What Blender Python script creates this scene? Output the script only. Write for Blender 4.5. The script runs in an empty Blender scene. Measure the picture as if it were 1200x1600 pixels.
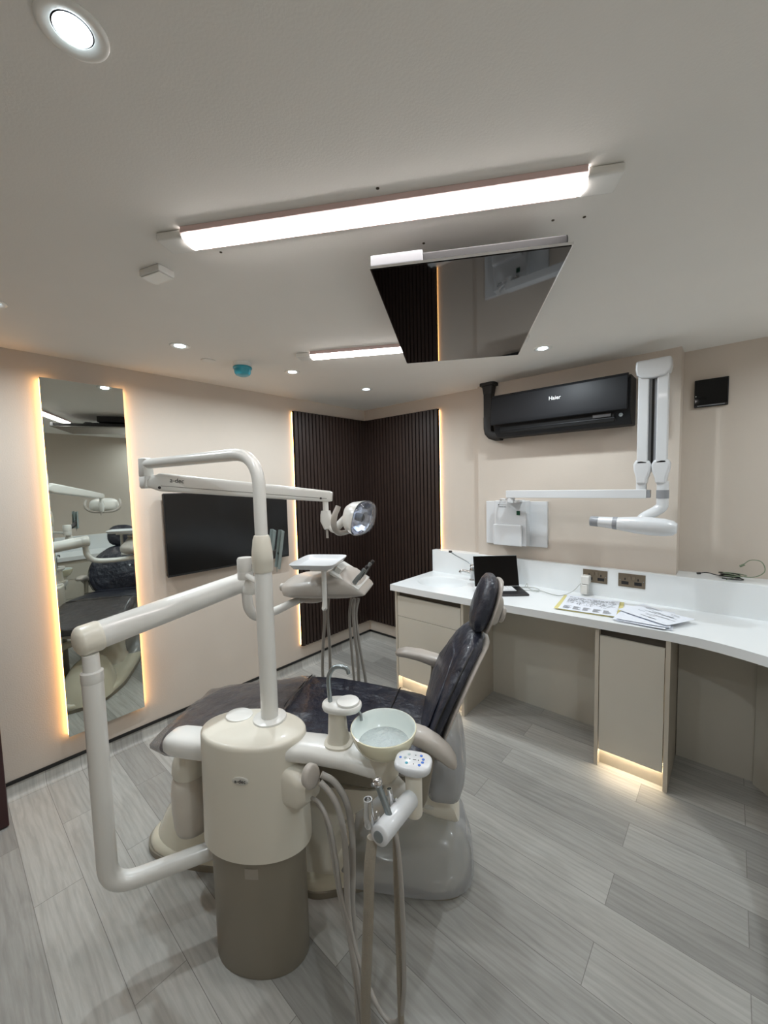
import bpy, math, random
from mathutils import Vector, Matrix
PI = math.pi
random.seed(7)
scn = bpy.context.scene
COL = scn.collection

# ---------------------------------------------------------------- camera
cam_d = bpy.data.cameras.new('camera')
cam = bpy.data.objects.new('camera', cam_d)
COL.objects.link(cam)
scn.camera = cam
cam_d.sensor_fit = 'VERTICAL'
cam_d.sensor_height = 36.0
cam_d.sensor_width = 27.0
cam_d.lens = 619.77 / 1600.0 * 36.0
cam_d.clip_start = 0.05
yaw, pitch, roll = -0.722306484, -0.0703890395, -0.0248779064
fw = Vector((math.cos(pitch) * math.sin(yaw), math.cos(pitch) * math.cos(yaw), math.sin(pitch)))
rt = Vector((math.cos(yaw), -math.sin(yaw), 0))
up = rt.cross(fw)
r2 = rt * math.cos(roll) + up * math.sin(roll)
u2 = up * math.cos(roll) - rt * math.sin(roll)
m4 = Matrix(((r2.x, u2.x, -fw.x, 2.844), (r2.y, u2.y, -fw.y, -2.960), (r2.z, u2.z, -fw.z, 1.624), (0, 0, 0, 1)))
cam.matrix_world = m4

# ---------------------------------------------------------------- view and world
scn.view_settings.view_transform = 'Standard'
scn.view_settings.look = 'None'
scn.view_settings.gamma = 1.0
scn.view_settings.use_curve_mapping = False
scn.view_settings.exposure = -0.12
world = bpy.data.worlds.new('world')
scn.world = world
world.use_nodes = True
world.node_tree.nodes['Background'].inputs[0].default_value = (0.9, 0.95, 1, 1)
world.node_tree.nodes['Background'].inputs[1].default_value = 0.05

TUBE = 24.0       # emission of the two batten diffusers
SPOT = 4.3        # watts of each recessed downlight
STRIP = 15.0      # warm LED strips
PLINTH = 45.0     # warm white strips under the cabinets

# ---------------------------------------------------------------- materials
def lin(c):
    return tuple((x / 255.0 / 12.92) if x / 255.0 <= 0.04045 else (((x / 255.0) + 0.055) / 1.055) ** 2.4 for x in c)

def newmat(name):
    m = bpy.data.materials.new(name)
    m.use_nodes = True
    nt = m.node_tree
    b = nt.nodes['Principled BSDF']
    return m, nt, b

def mat(name, col, rough=0.5, metal=0.0, coat=0.0, var=0.05, scale=6.0, bump=0.0, bscale=60.0, spec=0.5, alpha=1.0, trans=0.0, emit=None, es=0.0, bdist=0.01):
    m, nt, b = newmat(name)
    c = lin(col)
    n = nt.nodes.new('ShaderNodeTexNoise'); n.inputs['Scale'].default_value = scale; n.inputs['Detail'].default_value = 4
    tc = nt.nodes.new('ShaderNodeTexCoord'); nt.links.new(tc.outputs['Object'], n.inputs['Vector'])
    mix = nt.nodes.new('ShaderNodeMixRGB')
    mix.inputs[1].default_value = (*[x * (1 - var) for x in c], 1)
    mix.inputs[2].default_value = (*[min(1, x * (1 + var)) for x in c], 1)
    nt.links.new(n.outputs['Fac'], mix.inputs[0]); nt.links.new(mix.outputs[0], b.inputs['Base Color'])
    b.inputs['Roughness'].default_value = rough
    b.inputs['Metallic'].default_value = metal
    b.inputs['Coat Weight'].default_value = coat
    b.inputs['Coat Roughness'].default_value = 0.08
    b.inputs['Specular IOR Level'].default_value = spec
    b.inputs['Alpha'].default_value = alpha
    b.inputs['Transmission Weight'].default_value = trans
    if bump:
        n2 = nt.nodes.new('ShaderNodeTexNoise'); n2.inputs['Scale'].default_value = bscale; n2.inputs['Detail'].default_value = 5
        nt.links.new(tc.outputs['Object'], n2.inputs['Vector'])
        bp = nt.nodes.new('ShaderNodeBump'); bp.inputs['Strength'].default_value = bump; bp.inputs['Distance'].default_value = bdist
        nt.links.new(n2.outputs['Fac'], bp.inputs['Height']); nt.links.new(bp.outputs[0], b.inputs['Normal'])
    if emit:
        b.inputs['Emission Color'].default_value = (*lin(emit), 1)
        b.inputs['Emission Strength'].default_value = es
    return m

def floor_mat(name, rowaxis_offset=0.0):
    m, nt, b = newmat(name)
    L = nt.links
    tc = nt.nodes.new('ShaderNodeTexCoord')
    mp = nt.nodes.new('ShaderNodeMapping'); mp.inputs['Location'].default_value = (0.22, 2.65 + 0.0, 0)
    L.new(tc.outputs['Object'], mp.inputs['Vector'])
    br = nt.nodes.new('ShaderNodeTexBrick')
    br.offset = 0.39; br.offset_frequency = 2; br.squash = 1.0
    br.inputs['Scale'].default_value = 1.0
    br.inputs['Brick Width'].default_value = 1.05
    br.inputs['Row Height'].default_value = 0.1595
    br.inputs['Mortar Size'].default_value = 0.0012
    br.inputs['Mortar Smooth'].default_value = 0.3
    br.inputs['Bias'].default_value = 0.0
    br.inputs['Color1'].default_value = (*lin((186, 185, 180)), 1)
    br.inputs['Color2'].default_value = (*lin((150, 149, 145)), 1)
    br.inputs['Mortar'].default_value = (*lin((128, 126, 122)), 1)
    L.new(mp.outputs[0], br.inputs['Vector'])
    # brick id drives an offset of the grain so that each plank has its own figure
    sep = nt.nodes.new('ShaderNodeVectorMath'); sep.operation = 'MULTIPLY_ADD'
    sep.inputs[1].default_value = (37.0, 11.0, 23.0)
    L.new(br.outputs['Color'], sep.inputs[0]); L.new(mp.outputs[0], sep.inputs[2])
    mg = nt.nodes.new('ShaderNodeMapping'); mg.inputs['Scale'].default_value = (1.6, 14.0, 1)
    L.new(sep.outputs[0], mg.inputs['Vector'])
    n1 = nt.nodes.new('ShaderNodeTexNoise'); n1.inputs['Scale'].default_value = 1.6; n1.inputs['Detail'].default_value = 8; n1.inputs['Roughness'].default_value = 0.65; n1.inputs['Distortion'].default_value = 1.1
    L.new(mg.outputs[0], n1.inputs['Vector'])
    mg2 = nt.nodes.new('ShaderNodeMapping'); mg2.inputs['Scale'].default_value = (6, 90.0, 1)
    L.new(sep.outputs[0], mg2.inputs['Vector'])
    n2 = nt.nodes.new('ShaderNodeTexNoise'); n2.inputs['Scale'].default_value = 1.4; n2.inputs['Detail'].default_value = 4
    L.new(mg2.outputs[0], n2.inputs['Vector'])
    # soft figure bands
    mg3 = nt.nodes.new('ShaderNodeMapping'); mg3.inputs['Scale'].default_value = (0.9, 5.0, 1)
    L.new(sep.outputs[0], mg3.inputs['Vector'])
    wv = nt.nodes.new('ShaderNodeTexWave'); wv.wave_type = 'BANDS'; wv.bands_direction = 'Y'
    wv.inputs['Scale'].default_value = 2.4; wv.inputs['Distortion'].default_value = 9.0; wv.inputs['Detail'].default_value = 3; wv.inputs['Detail Scale'].default_value = 1.1
    L.new(mg3.outputs[0], wv.inputs['Vector'])
    r1 = nt.nodes.new('ShaderNodeValToRGB')
    r1.color_ramp.elements[0].position = 0.25; r1.color_ramp.elements[0].color = (0.72, 0.71, 0.70, 1)
    r1.color_ramp.elements[1].position = 0.62; r1.color_ramp.elements[1].color = (1.06, 1.05, 1.04, 1)
    L.new(n1.outputs['Fac'], r1.inputs[0])
    r2_ = nt.nodes.new('ShaderNodeValToRGB')
    r2_.color_ramp.elements[0].position = 0.3; r2_.color_ramp.elements[0].color = (0.91, 0.905, 0.90, 1)
    r2_.color_ramp.elements[1].position = 0.6; r2_.color_ramp.elements[1].color = (1.0, 1.0, 1.0, 1)
    L.new(n2.outputs['Fac'], r2_.inputs[0])
    r3 = nt.nodes.new('ShaderNodeValToRGB')
    r3.color_ramp.elements[0].position = 0.0; r3.color_ramp.elements[0].color = (0.88, 0.875, 0.87, 1)
    r3.color_ramp.elements[1].position = 0.5; r3.color_ramp.elements[1].color = (1.0, 1.0, 1.0, 1)
    L.new(wv.outputs['Fac'], r3.inputs[0])
    cur = br.outputs['Color']
    for r in (r1, r2_, r3):
        mx = nt.nodes.new('ShaderNodeMixRGB'); mx.blend_type = 'MULTIPLY'; mx.inputs[0].default_value = 0.75
        L.new(cur, mx.inputs[1]); L.new(r.outputs[0], mx.inputs[2]); cur = mx.outputs[0]
    L.new(cur, b.inputs['Base Color'])
    b.inputs['Roughness'].default_value = 0.42
    b.inputs['Specular IOR Level'].default_value = 0.4
    bp = nt.nodes.new('ShaderNodeBump'); bp.inputs['Strength'].default_value = 0.12; bp.inputs['Distance'].default_value = 0.004
    L.new(n2.outputs['Fac'], bp.inputs['Height']); L.new(bp.outputs[0], b.inputs['Normal'])
    return m

def emitmat(name, col, s):
    m = bpy.data.materials.new(name); m.use_nodes = True
    nt = m.node_tree; nt.nodes.clear()
    o = nt.nodes.new('ShaderNodeOutputMaterial'); e = nt.nodes.new('ShaderNodeEmission')
    e.inputs[0].default_value = (*lin(col), 1); e.inputs[1].default_value = s
    nt.links.new(e.outputs[0], o.inputs[0])
    return m

M = {}
M['ceiling'] = mat('ceiling_paint', (226, 223, 217), 0.9, var=0.02, bump=0.05, bscale=180)
M['wall'] = mat('cream_wall_paint', (201, 190, 178), 0.85, var=0.02, bump=0.08, bscale=160)
M['floor'] = floor_mat('grey_oak_vinyl')
M['cove'] = mat('grey_oak_vinyl_upturn', (134, 131, 126), 0.45, var=0.12, scale=9)
M['blackstrip'] = mat('black_capping', (14, 14, 15), 0.4)
M['white_plastic'] = mat('gloss_white_plastic', (226, 225, 220), 0.28, coat=0.4, var=0.015)
M['cream_plastic'] = mat('cream_moulded_plastic', (222, 217, 203), 0.36, coat=0.15, var=0.02)
M['cream_gloss'] = mat('glossy_cream_enamel', (222, 216, 196), 0.22, coat=0.5, var=0.02)
M['taupe_plastic'] = mat('taupe_plastic', (138, 131, 117), 0.42, var=0.03)
M['grey_plastic'] = mat('warm_grey_plastic', (182, 175, 167), 0.38, coat=0.15, var=0.03)
M['dark_plastic'] = mat('dark_grey_plastic', (52, 50, 50), 0.45)
M['bottle'] = mat('translucent_cream_bottle', (208, 200, 188), 0.35, coat=0.2)
M['hose'] = mat('grey_hose_rubber', (160, 156, 150), 0.45, var=0.05)
M['hose_dark'] = mat('beige_ribbed_hose', (150, 142, 128), 0.5, var=0.06, bump=0.3, bscale=300)
M['vinyl'] = mat('charcoal_upholstery', (40, 43, 55), 0.38, coat=0.12, var=0.10, scale=5, bump=1.0, bscale=8, bdist=0.035, spec=0.5)
M['sleeve'] = mat('wrinkled_clear_plastic_sleeve', (104, 98, 97), 0.14, coat=0.5, var=0.35, scale=14, bump=1.0, bscale=16, bdist=0.05, alpha=0.55)
M['clear'] = mat('cloudy_clear_plastic_cover', (172, 174, 178), 0.25, coat=0.3, var=0.06, alpha=0.6)
M['chrome'] = mat('chrome', (215, 215, 215), 0.12, metal=1.0, var=0.02)
M['steel'] = mat('dull_steel', (150, 158, 160), 0.3, metal=0.85, var=0.05)
M['galv'] = mat('grey_green_bracket_metal', (158, 172, 172), 0.4, metal=0.15, var=0.12, scale=20)
M['black_gloss'] = mat('black_glass', (6, 6, 7), 0.05, spec=0.3, coat=0.0, var=0.0)
M['black_mid'] = mat('satin_black_glass', (10, 10, 11), 0.16, var=0.0)
M['tinted'] = mat('glossy_screen_glass', (8, 7, 7), 0.03, spec=0.6, var=0.0)
M['black'] = mat('matt_black_plastic', (18, 18, 19), 0.5)
M['acblack'] = mat('graphite_plastic', (27, 28, 31), 0.5, var=0.03, spec=0.25)
M['slat'] = mat('dark_walnut_slat', (45, 32, 27), 0.5, var=0.25, scale=30)
M['felt'] = mat('black_felt_backing', (8, 7, 7), 0.95)
M['mirror'] = mat('mirror_glass', (205, 210, 205), 0.015, metal=1.0, var=0.0)
M['mirror_edge'] = mat('mirror_glass_edge', (70, 84, 80), 0.2)
M['worktop'] = mat('white_solid_surface', (232, 235, 236), 0.3, coat=0.15, var=0.01)
M['cabinet'] = mat('taupe_matt_lacquer', (200, 195, 183), 0.5, var=0.02)
M['cabinet_edge'] = mat('taupe_carcass_board', (192, 184, 170), 0.55, var=0.03)
M['gap'] = mat('shadow_gap_board', (84, 78, 70), 0.6)
M['bowl_out'] = mat('pale_yellow_porcelain', (232, 228, 200), 0.15, coat=0.6, var=0.01)
M['bowl_in'] = mat('pale_mint_porcelain', (232, 241, 238), 0.12, coat=0.6, var=0.01)
M['water'] = mat('water', (232, 242, 242), 0.2, trans=0.5, bump=0.8, bscale=70)
M['xwhite'] = mat('cool_white_enamel', (212, 214, 216), 0.28, coat=0.4, var=0.01)
M['xgrey'] = mat('mid_grey_plastic', (140, 142, 146), 0.4)
M['ink'] = mat('dark_print', (40, 42, 46), 0.6)
M['blueink'] = mat('blue_print', (60, 110, 200), 0.5)
M['green'] = mat('dark_green_button', (12, 70, 48), 0.3)
M['teal'] = mat('teal_plastic_cover', (40, 150, 170), 0.35, coat=0.3)
M['bronze'] = mat('brushed_bronze_plate', (128, 116, 100), 0.38, metal=0.7, var=0.08, scale=40)
M['paper'] = mat('white_paper', (226, 230, 238), 0.75, var=0.03)
M['yellow'] = mat('pale_yellow_card', (216, 206, 140), 0.7)
M['key'] = mat('white_keycap', (232, 232, 232), 0.5)
M['door'] = mat('dark_mahogany', (50, 18, 20), 0.35, coat=0.2, var=0.25, scale=8)
M['tube'] = emitmat('lit_batten_diffuser', (250, 243, 240), TUBE)
M['lamp'] = emitmat('lit_downlight_lens', (225, 245, 255), 14.0)
M['led'] = emitmat('warm_led_strip', (255, 190, 118), STRIP)
M['ledw'] = emitmat('warm_white_led_strip', (255, 234, 200), PLINTH)
M['pinkrail'] = mat('batten_side_rail', (222, 196, 192), 0.5)
M['lens'] = mat('clear_lamp_shield', (235, 238, 240), 0.04, trans=0.85, var=0.0, alpha=0.35)
M['facet'] = mat('faceted_reflector', (200, 208, 228), 0.08, metal=1.0, var=0.1, scale=14)
M['cord'] = mat('black_cord', (22, 22, 22), 0.5)
M['greencord'] = mat('grey_green_cord', (122, 136, 110), 0.5)
M['whitecord'] = mat('pale_grey_cord', (170, 174, 168), 0.5)
M['logo_plate'] = mat('silver_badge', (206, 204, 196), 0.35)
M['hole'] = mat('filled_screw_hole', (70, 62, 48), 0.9)
M['tape'] = mat('frosted_tape', (160, 152, 140), 0.3, coat=0.3)
M['white_text'] = mat('bright_silver_letter', (235, 235, 235), 0.4, emit=(255, 255, 255), es=0.0)

# ---------------------------------------------------------------- frames
AA = math.radians(31.35)
OO = Vector((1.605, -2.265, 0.0))     # foot of the support column; u runs to the headrest, v to the far wall
UU = Vector((math.cos(AA), math.sin(AA), 0)); VV = Vector((-math.sin(AA), math.cos(AA), 0))
OFF = {}; FR = {}

def place(o, loc, fr):
    if fr == 'unit':
        o.location = OO + UU * loc[0] + VV * loc[1] + Vector((0, 0, loc[2])); o.rotation_euler = (0, 0, AA)
    else:
        o.location = Vector(loc)

class G:
    """collects shapes for one mesh, in frame coordinates"""
    def __init__(s): s.v = []; s.f = []
    def add(s, vs, fs):
        k = len(s.v); s.v += [tuple(p) for p in vs]; s.f += [tuple(i + k for i in f) for f in fs]; return s
    def box(s, x0, x1, y0, y1, z0, z1, rot=None, piv=None):
        vs = [Vector((x, y, z)) for z in (z0, z1) for y in (y0, y1) for x in (x0, x1)]
        if rot is not None:
            c = Vector(piv) if piv else Vector(((x0 + x1) / 2, (y0 + y1) / 2, (z0 + z1) / 2))
            vs = [c + rot @ (p - c) for p in vs]
        return s.add(vs, [(0, 2, 3, 1), (4, 5, 7, 6), (0, 1, 5, 4), (2, 6, 7, 3), (0, 4, 6, 2), (1, 3, 7, 5)])
    def prism(s, poly, z0, z1):
        n = len(poly)
        vs = [(x, y, z0) for x, y in poly] + [(x, y, z1) for x, y in poly]
        fs = [tuple(reversed(range(n))), tuple(range(n, 2 * n))] + [(i, (i + 1) % n, (i + 1) % n + n, i + n) for i in range(n)]
        return s.add(vs, fs)
    def loft(s, rings, cap0=True, cap1=True, closed=True):
        n = len(rings[0]); vs = [p for r in rings for p in r]; fs = []
        for k in range(len(rings) - 1):
            for i in range(n if closed else n - 1):
                j = (i + 1) % n
                fs.append((k * n + i, k * n + j, (k + 1) * n + j, (k + 1) * n + i))
        if cap0: fs.append(tuple(reversed(range(n))))
        if cap1: fs.append(tuple(range((len(rings) - 1) * n, len(rings) * n)))
        return s.add(vs, fs)
    def lathe(s, c, prof, axis=(0, 0, 1), n=32, sx=1.0, sy=1.0, ref=None, cap0=True, cap1=True):
        a = Vector(axis).normalized()
        r = Vector(ref) if ref else (Vector((1, 0, 0)) if abs(a.x) < 0.9 else Vector((0, 1, 0)))
        e1 = (r - a * r.dot(a)).normalized(); e2 = a.cross(e1); c = Vector(c)
        rings = [[c + a * z + e1 * (R * sx * math.cos(2 * PI * i / n)) + e2 * (R * sy * math.sin(2 * PI * i / n)) for i in range(n)] for R, z in prof]
        return s.loft(rings, cap0, cap1)
    def cyl(s, p0, p1, r, n=24, r1=None):
        p0 = Vector(p0); p1 = Vector(p1); return s.lathe(p0, [(r, 0), (r if r1 is None else r1, (p1 - p0).length)], p1 - p0, n)
    def pill(s, p0, p1, r, n=24, e=None, r1=None):
        """cylinder with rounded ends"""
        p0 = Vector(p0); p1 = Vector(p1); L = (p1 - p0).length; e = r if e is None else e; r1 = r if r1 is None else r1
        pr = [(max(1e-4, r * math.sin(t * PI / 12)), e * (1 - math.cos(t * PI / 12))) for t in range(7)]
        pr += [(max(1e-4, r1 * math.cos(t * PI / 12)), L - e * (1 - math.sin(t * PI / 12))) for t in range(7)]
        return s.lathe(p0, pr, p1 - p0, n)
    def tube(s, pts, r, n=14, sub=8, cap=True, smooth=True):
        P = [Vector(p) for p in pts]
        R = list(r) if isinstance(r, (list, tuple)) else [r] * len(P)
        if smooth and len(P) > 2:
            Q = []; RR = []
            for i in range(len(P) - 1):
                a = P[i - 1] if i else P[0] * 2 - P[1]; b = P[i]; c = P[i + 1]; d = P[i + 2] if i + 2 < len(P) else P[-1] * 2 - P[-2]
                for k in range(sub):
                    t = k / sub
                    Q.append(0.5 * ((2 * b) + (c - a) * t + (2 * a - 5 * b + 4 * c - d) * t * t + (3 * b - a - 3 * c + d) * t ** 3))
                    RR.append(R[i] * (1 - t) + R[i + 1] * t)
            Q.append(P[-1]); RR.append(R[-1]); P, R = Q, RR
        T = [(P[min(i + 1, len(P) - 1)] - P[max(i - 1, 0)]).normalized() for i in range(len(P))]
        e = Vector((0, 0, 1)) if abs(T[0].z) < 0.9 else Vector((1, 0, 0))
        e = (e - T[0] * e.dot(T[0])).normalized(); rings = []
        for i in range(len(P)):
            e = (e - T[i] * e.dot(T[i])).normalized(); b = T[i].cross(e)
            rings.append([P[i] + e * (R[i] * math.cos(2 * PI * k / n)) + b * (R[i] * math.sin(2 * PI * k / n)) for k in range(n)])
        return s.loft(rings, cap, cap)
    def bend(s, pts, r, rad, n=20, seg=8):
        """straight runs joined by round elbows"""
        P = [Vector(p) for p in pts]; Q = [P[0]]
        for i in range(1, len(P) - 1):
            a = (P[i - 1] - P[i]).normalized(); b = (P[i + 1] - P[i]).normalized()
            A = P[i] + a * rad; B = P[i] + b * rad
            for k in range(seg + 1):
                t = k / seg; Q.append(A * (1 - t) ** 2 + P[i] * 2 * t * (1 - t) + B * t * t)
        Q.append(P[-1]); return s.tube(Q, r, n, smooth=False)
    def blob(s, c, rx, ry, rz, rot=None, n=24, m_=14, e=1.0, zmin=-1.0, zmax=1.0):
        """superellipsoid, optionally cut"""
        c = Vector(c); rings = []
        for k in range(m_ + 1):
            ph = -PI / 2 + PI * k / m_; sz = math.copysign(abs(math.sin(ph)) ** e, math.sin(ph)); sz = max(zmin, min(zmax, sz)); cz = abs(math.cos(ph)) ** e
            ring = []
            for i in range(n):
                t = 2 * PI * i / n
                x = math.copysign(abs(math.cos(t)) ** e, math.cos(t)) * cz; y = math.copysign(abs(math.sin(t)) ** e, math.sin(t)) * cz
                p = Vector((x * rx, y * ry, sz * rz)); ring.append(c + (rot @ p if rot is not None else p))
            rings.append(ring)
        return s.loft(rings)

def sring(c, e1, e2, a, b, p=2.6, n=32):
    """superellipse ring, half axes a along e1 and b along e2"""
    c = Vector(c); e1 = Vector(e1); e2 = Vector(e2); o = []
    for i in range(n):
        t = 2 * PI * i / n; ct, st = math.cos(t), math.sin(t)
        o.append(c + e1 * (a * math.copysign(abs(ct) ** (2 / p), ct)) + e2 * (b * math.copysign(abs(st) ** (2 / p), st)))
    return o

def build(name, g, m, off=(0, 0, 0), bevel=0.0, seg=2, angle=35, sub=0):
    me = bpy.data.meshes.new(name)
    o = Vector(off)
    me.from_pydata([Vector(p) - o for p in g.v], [], g.f); me.update()
    import bmesh
    b = bmesh.new(); b.from_mesh(me); bmesh.ops.recalc_face_normals(b, faces=b.faces); b.to_mesh(me); b.free()
    me.shade_smooth(); me.set_sharp_from_angle(angle=math.radians(angle))
    me.materials.append(M[m] if isinstance(m, str) else m)
    ob = bpy.data.objects.new(name, me); COL.objects.link(ob)
    if bevel:
        bv = ob.modifiers.new('bevel', 'BEVEL'); bv.width = bevel; bv.segments = seg; bv.limit_method = 'ANGLE'; bv.angle_limit = math.radians(40); bv.harden_normals = True
    if sub:
        ss = ob.modifiers.new('sub', 'SUBSURF'); ss.levels = sub; ss.render_levels = sub
    return ob

def tag(o, label=None, cat=None, group=None, kind=None):
    if label: o['label'] = label
    if cat: o['category'] = cat
    if group: o['group'] = group
    if kind: o['kind'] = kind
    return o

def thing(name, label, cat, loc=(0, 0, 0), fr='room', group=None):
    o = bpy.data.objects.new(name, None); COL.objects.link(o); o.empty_display_size = 0.05
    place(o, loc, fr); OFF[o] = Vector(loc); FR[o] = fr
    return tag(o, label, cat, group)

def part(parent, name, g, m, bevel=0.0, label=None, **k):
    ob = build(name, g, m, OFF[parent], bevel, **k)
    ob.parent = parent; OFF[ob] = OFF[parent]; FR[ob] = FR[parent]
    if label: ob['label'] = label
    return ob

def solid(name, label, cat, g, m, loc=(0, 0, 0), fr='room', group=None, bevel=0.0, **k):
    ob = build(name, g, m, loc, bevel, **k); place(ob, loc, fr); OFF[ob] = Vector(loc); FR[ob] = fr
    return tag(ob, label, cat, group)

def struct(name, g, m, bevel=0.0, **k):
    ob = build(name, g, m, (0, 0, 0), bevel, **k); ob['kind'] = 'structure'; OFF[ob] = Vector((0, 0, 0)); FR[ob] = 'room'; return ob

def text(parent, name, body, size, pos, ex, ey, m, depth=0.0006, label=None):
    """raised lettering: pos, ex (reading direction) and ey (up) in frame coordinates"""
    cu = bpy.data.curves.new(name, 'FONT'); cu.body = body; cu.size = size; cu.extrude = depth; cu.align_x = 'CENTER'; cu.align_y = 'CENTER'; cu.resolution_u = 3
    tmp = bpy.data.objects.new('tmp', cu); COL.objects.link(tmp)
    bpy.context.view_layer.update()
    me = bpy.data.meshes.new_from_object(tmp.evaluated_get(bpy.context.evaluated_depsgraph_get()))
    bpy.data.objects.remove(tmp)
    ex = Vector(ex).normalized(); ey = Vector(ey).normalized(); ez = ex.cross(ey); p = Vector(pos)
    g = G(); g.add([p + ex * v.co.x + ey * v.co.y + ez * v.co.z for v in me.vertices], [tuple(q.vertices) for q in me.polygons])
    bpy.data.meshes.remove(me)
    return part(parent, name, g, m, label=label)

def clone(root, loc, label, fr=None):
    r = root.copy(); COL.objects.link(r); place(r, loc, fr or FR[root]); r['label'] = label; FR[r] = FR[root]; OFF[r] = Vector(loc)
    for ch in list(root.children):
        c = ch.copy(); COL.objects.link(c); c.parent = r
        for gch in ch.children:
            d = gch.copy(); COL.objects.link(d); d.parent = c
    return r

# ================================================================ THE ROOM
H = 2.373
YF = -4.30; XR = 3.74
BX0, BX1, BY = 1.30, 2.60, -0.05      # chimney-breast that carries the air conditioner
ALC = 0.10                            # alcove wall
struct('floor', G().box(-0.10, XR + 0.1, YF - 0.1, 0.2, -0.08, 0.0), 'floor')
ceil = struct('ceiling', G().box(-0.10, XR + 0.1, YF - 0.1, 0.2, H, H + 0.08), 'ceiling')
struct('wall_left', G().box(-0.10, 0.0, YF, 0.0, 0, H), 'wall')
struct('wall_back', G().box(-0.10, BX0, 0.0, 0.2, 0, H), 'wall')
struct('wall_breast', G().box(BX0, BX1, BY, 0.2, 0, H), 'wall')
struct('wall_alcove', G().box(BX1, XR + 0.1, ALC, 0.2, 0, H), 'wall')
struct('wall_right', G().box(XR, XR + 0.1, YF, ALC, 0, H), 'wall')
struct('wall_front', G().box(-0.10, XR + 0.1, YF - 0.1, YF, 0, H), 'wall')

def cove(name, pts):
    """vinyl floor swept up the wall; pts are wall-side (x, y, nx, ny)"""
    g = G(); prof = [(0.0, 0.078), (0.004, 0.078), (0.005, 0.03), (0.010, 0.014), (0.020, 0.005), (0.034, 0.0012), (0.034, 0.0), (0.0, 0.0)]
    (xa, ya), (xb, yb), (nx, ny), (tx, ty) = pts
    rings = []
    for (x, y, k) in ((xa, ya, 0), (xb, yb, 1)):
        rings.append([(x + nx * d + (tx * d if k else 0), y + ny * d + (ty * d if k else 0), z) for d, z in prof])
    g.loft(rings); return g
struct('baseboard_left', cove('c', ((0, YF), (0, 0), (1, 0), (0, -1))), 'floor')
struct('baseboard_back', cove('c', ((0.89, 0), (0, 0), (0, -1), (1, 0))), 'floor')
struct('trim_1', G().box(0, 0.008, YF, 0, 0.078, 0.096), 'blackstrip')
struct('trim_2', G().box(0.008, 0.89, -0.008, 0, 0.078, 0.096), 'blackstrip')

# open door leaf at the left edge of the view
d = struct('door_1', G().box(0.19, 0.235, -3.62, -2.822, 0.006, 2.04), 'door', bevel=0.004)
part(d, 'door_handle', G().tube([(0.236, -3.50, 1.0), (0.285, -3.50, 1.0), (0.29, -3.47, 1.0), (0.29, -3.37, 1.0)], 0.009), 'steel')

# screw holes left in the ceiling
for (x, y) in ((1.5979, -2.3002), (2.1452, -2.1605), (2.4310, -1.7204), (2.5020, -1.6719), (2.0947, -1.8900)):
    part(ceil, 'screw_hole', G().cyl((x, y, H - 0.001), (x, y, H + 0.001), 0.0045, 10), 'hole')

# ---------------------------------------------------------------- mirror
mr = thing('wall_mirror', 'tall frameless wall mirror glowing along both long edges with warm light', 'mirror', (0.0, -2.345, 0.228))
my0, my1, mz0, mz1 = -2.540, -2.149, 0.228, 2.242
g = G(); tl = math.tan(math.radians(1.5))     # the glass hangs very slightly out of line with the wall
for z in (mz0, mz1):
    for d_ in (0.0, 0.005):
        for y in (my0, my1): g.v.append((0.030 + d_ - tl * (y + 2.345), y, z))
g.f += [(0, 2, 3, 1), (4, 5, 7, 6), (0, 1, 5, 4), (2, 6, 7, 3), (0, 4, 6, 2), (1, 3, 7, 5)]
part(mr, 'glass', g, 'mirror')
part(mr, 'backing_board', G().box(0.004, 0.0240, my0 + 0.03, my1 - 0.03, mz0 + 0.02, mz1 - 0.02), 'gap')
for y0, y1 in ((my0 + 0.002, my0 + 0.012), (my1 - 0.012, my1 - 0.002)):
    part(mr, 'led_strip', G().box(0.008, 0.0245, y0, y1, mz0 + 0.005, mz1 - 0.005), 'led', label='warm glowing light strip')

# ---------------------------------------------------------------- wall television
tv = thing('wall_television', 'black flat television mounted on the cream wall between mirror and slats', 'television', (0.0, -1.497, 1.042))
ty0, ty1, tz0, tz1 = -1.973, -1.021, 1.042, 1.598
part(tv, 'housing', G().box(0.030, 0.060, ty0 + 0.004, ty1 - 0.004, tz0 + 0.004, tz1 - 0.004), 'black', bevel=0.004)
part(tv, 'bezel', G().box(0.060, 0.064, ty0, ty1, tz0, tz1), 'black', bevel=0.0015)
part(tv, 'screen', G().box(0.0641, 0.0655, ty0 + 0.007, ty1 - 0.007, tz0 + 0.014, tz1 - 0.007), 'black_mid')
part(tv, 'wall_bracket', G().box(0.0, 0.030, -1.70, -1.30, 1.20, 1.45), 'black')

# ---------------------------------------------------------------- slatted corner panels
def slat_panel(name, label, axis, length):
    z0, z1 = 0.213, 2.262
    t = thing(name, label, 'wall panel', (0.02, -length / 2, z0) if axis == 'y' else (length / 2, -0.02, z0))
    n = int(round(length / 0.0395)); p = length / n
    g = G()
    for i in range(n):
        a = i * p + 0.004; b = a + 0.0275
        if i == 0: a = 0.036; b = 0.0395
        if axis == 'y': g.box(0.022, 0.036, -b, -a, z0, z1)
        else: g.box(a, b, -0.036, -0.022, z0, z1)
    part(t, 'slats', g, 'slat')
    if axis == 'y':
        part(t, 'felt_backing', G().box(0.012, 0.022, -length, -0.012, z0, z1), 'felt')
        part(t, 'led_strip', G().box(0.002, 0.0115, -length + 0.002, -length + 0.012, z0 + 0.01, z1 - 0.01), 'led', label='warm glowing light strip')
    else:
        part(t, 'felt_backing', G().box(0.022, length, -0.022, -0.012, z0, z1), 'felt')
        part(t, 'led_strip', G().box(length - 0.012, length - 0.002, -0.0115, -0.002, z0 + 0.01, z1 - 0.01), 'led', label='warm glowing light strip')
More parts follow.
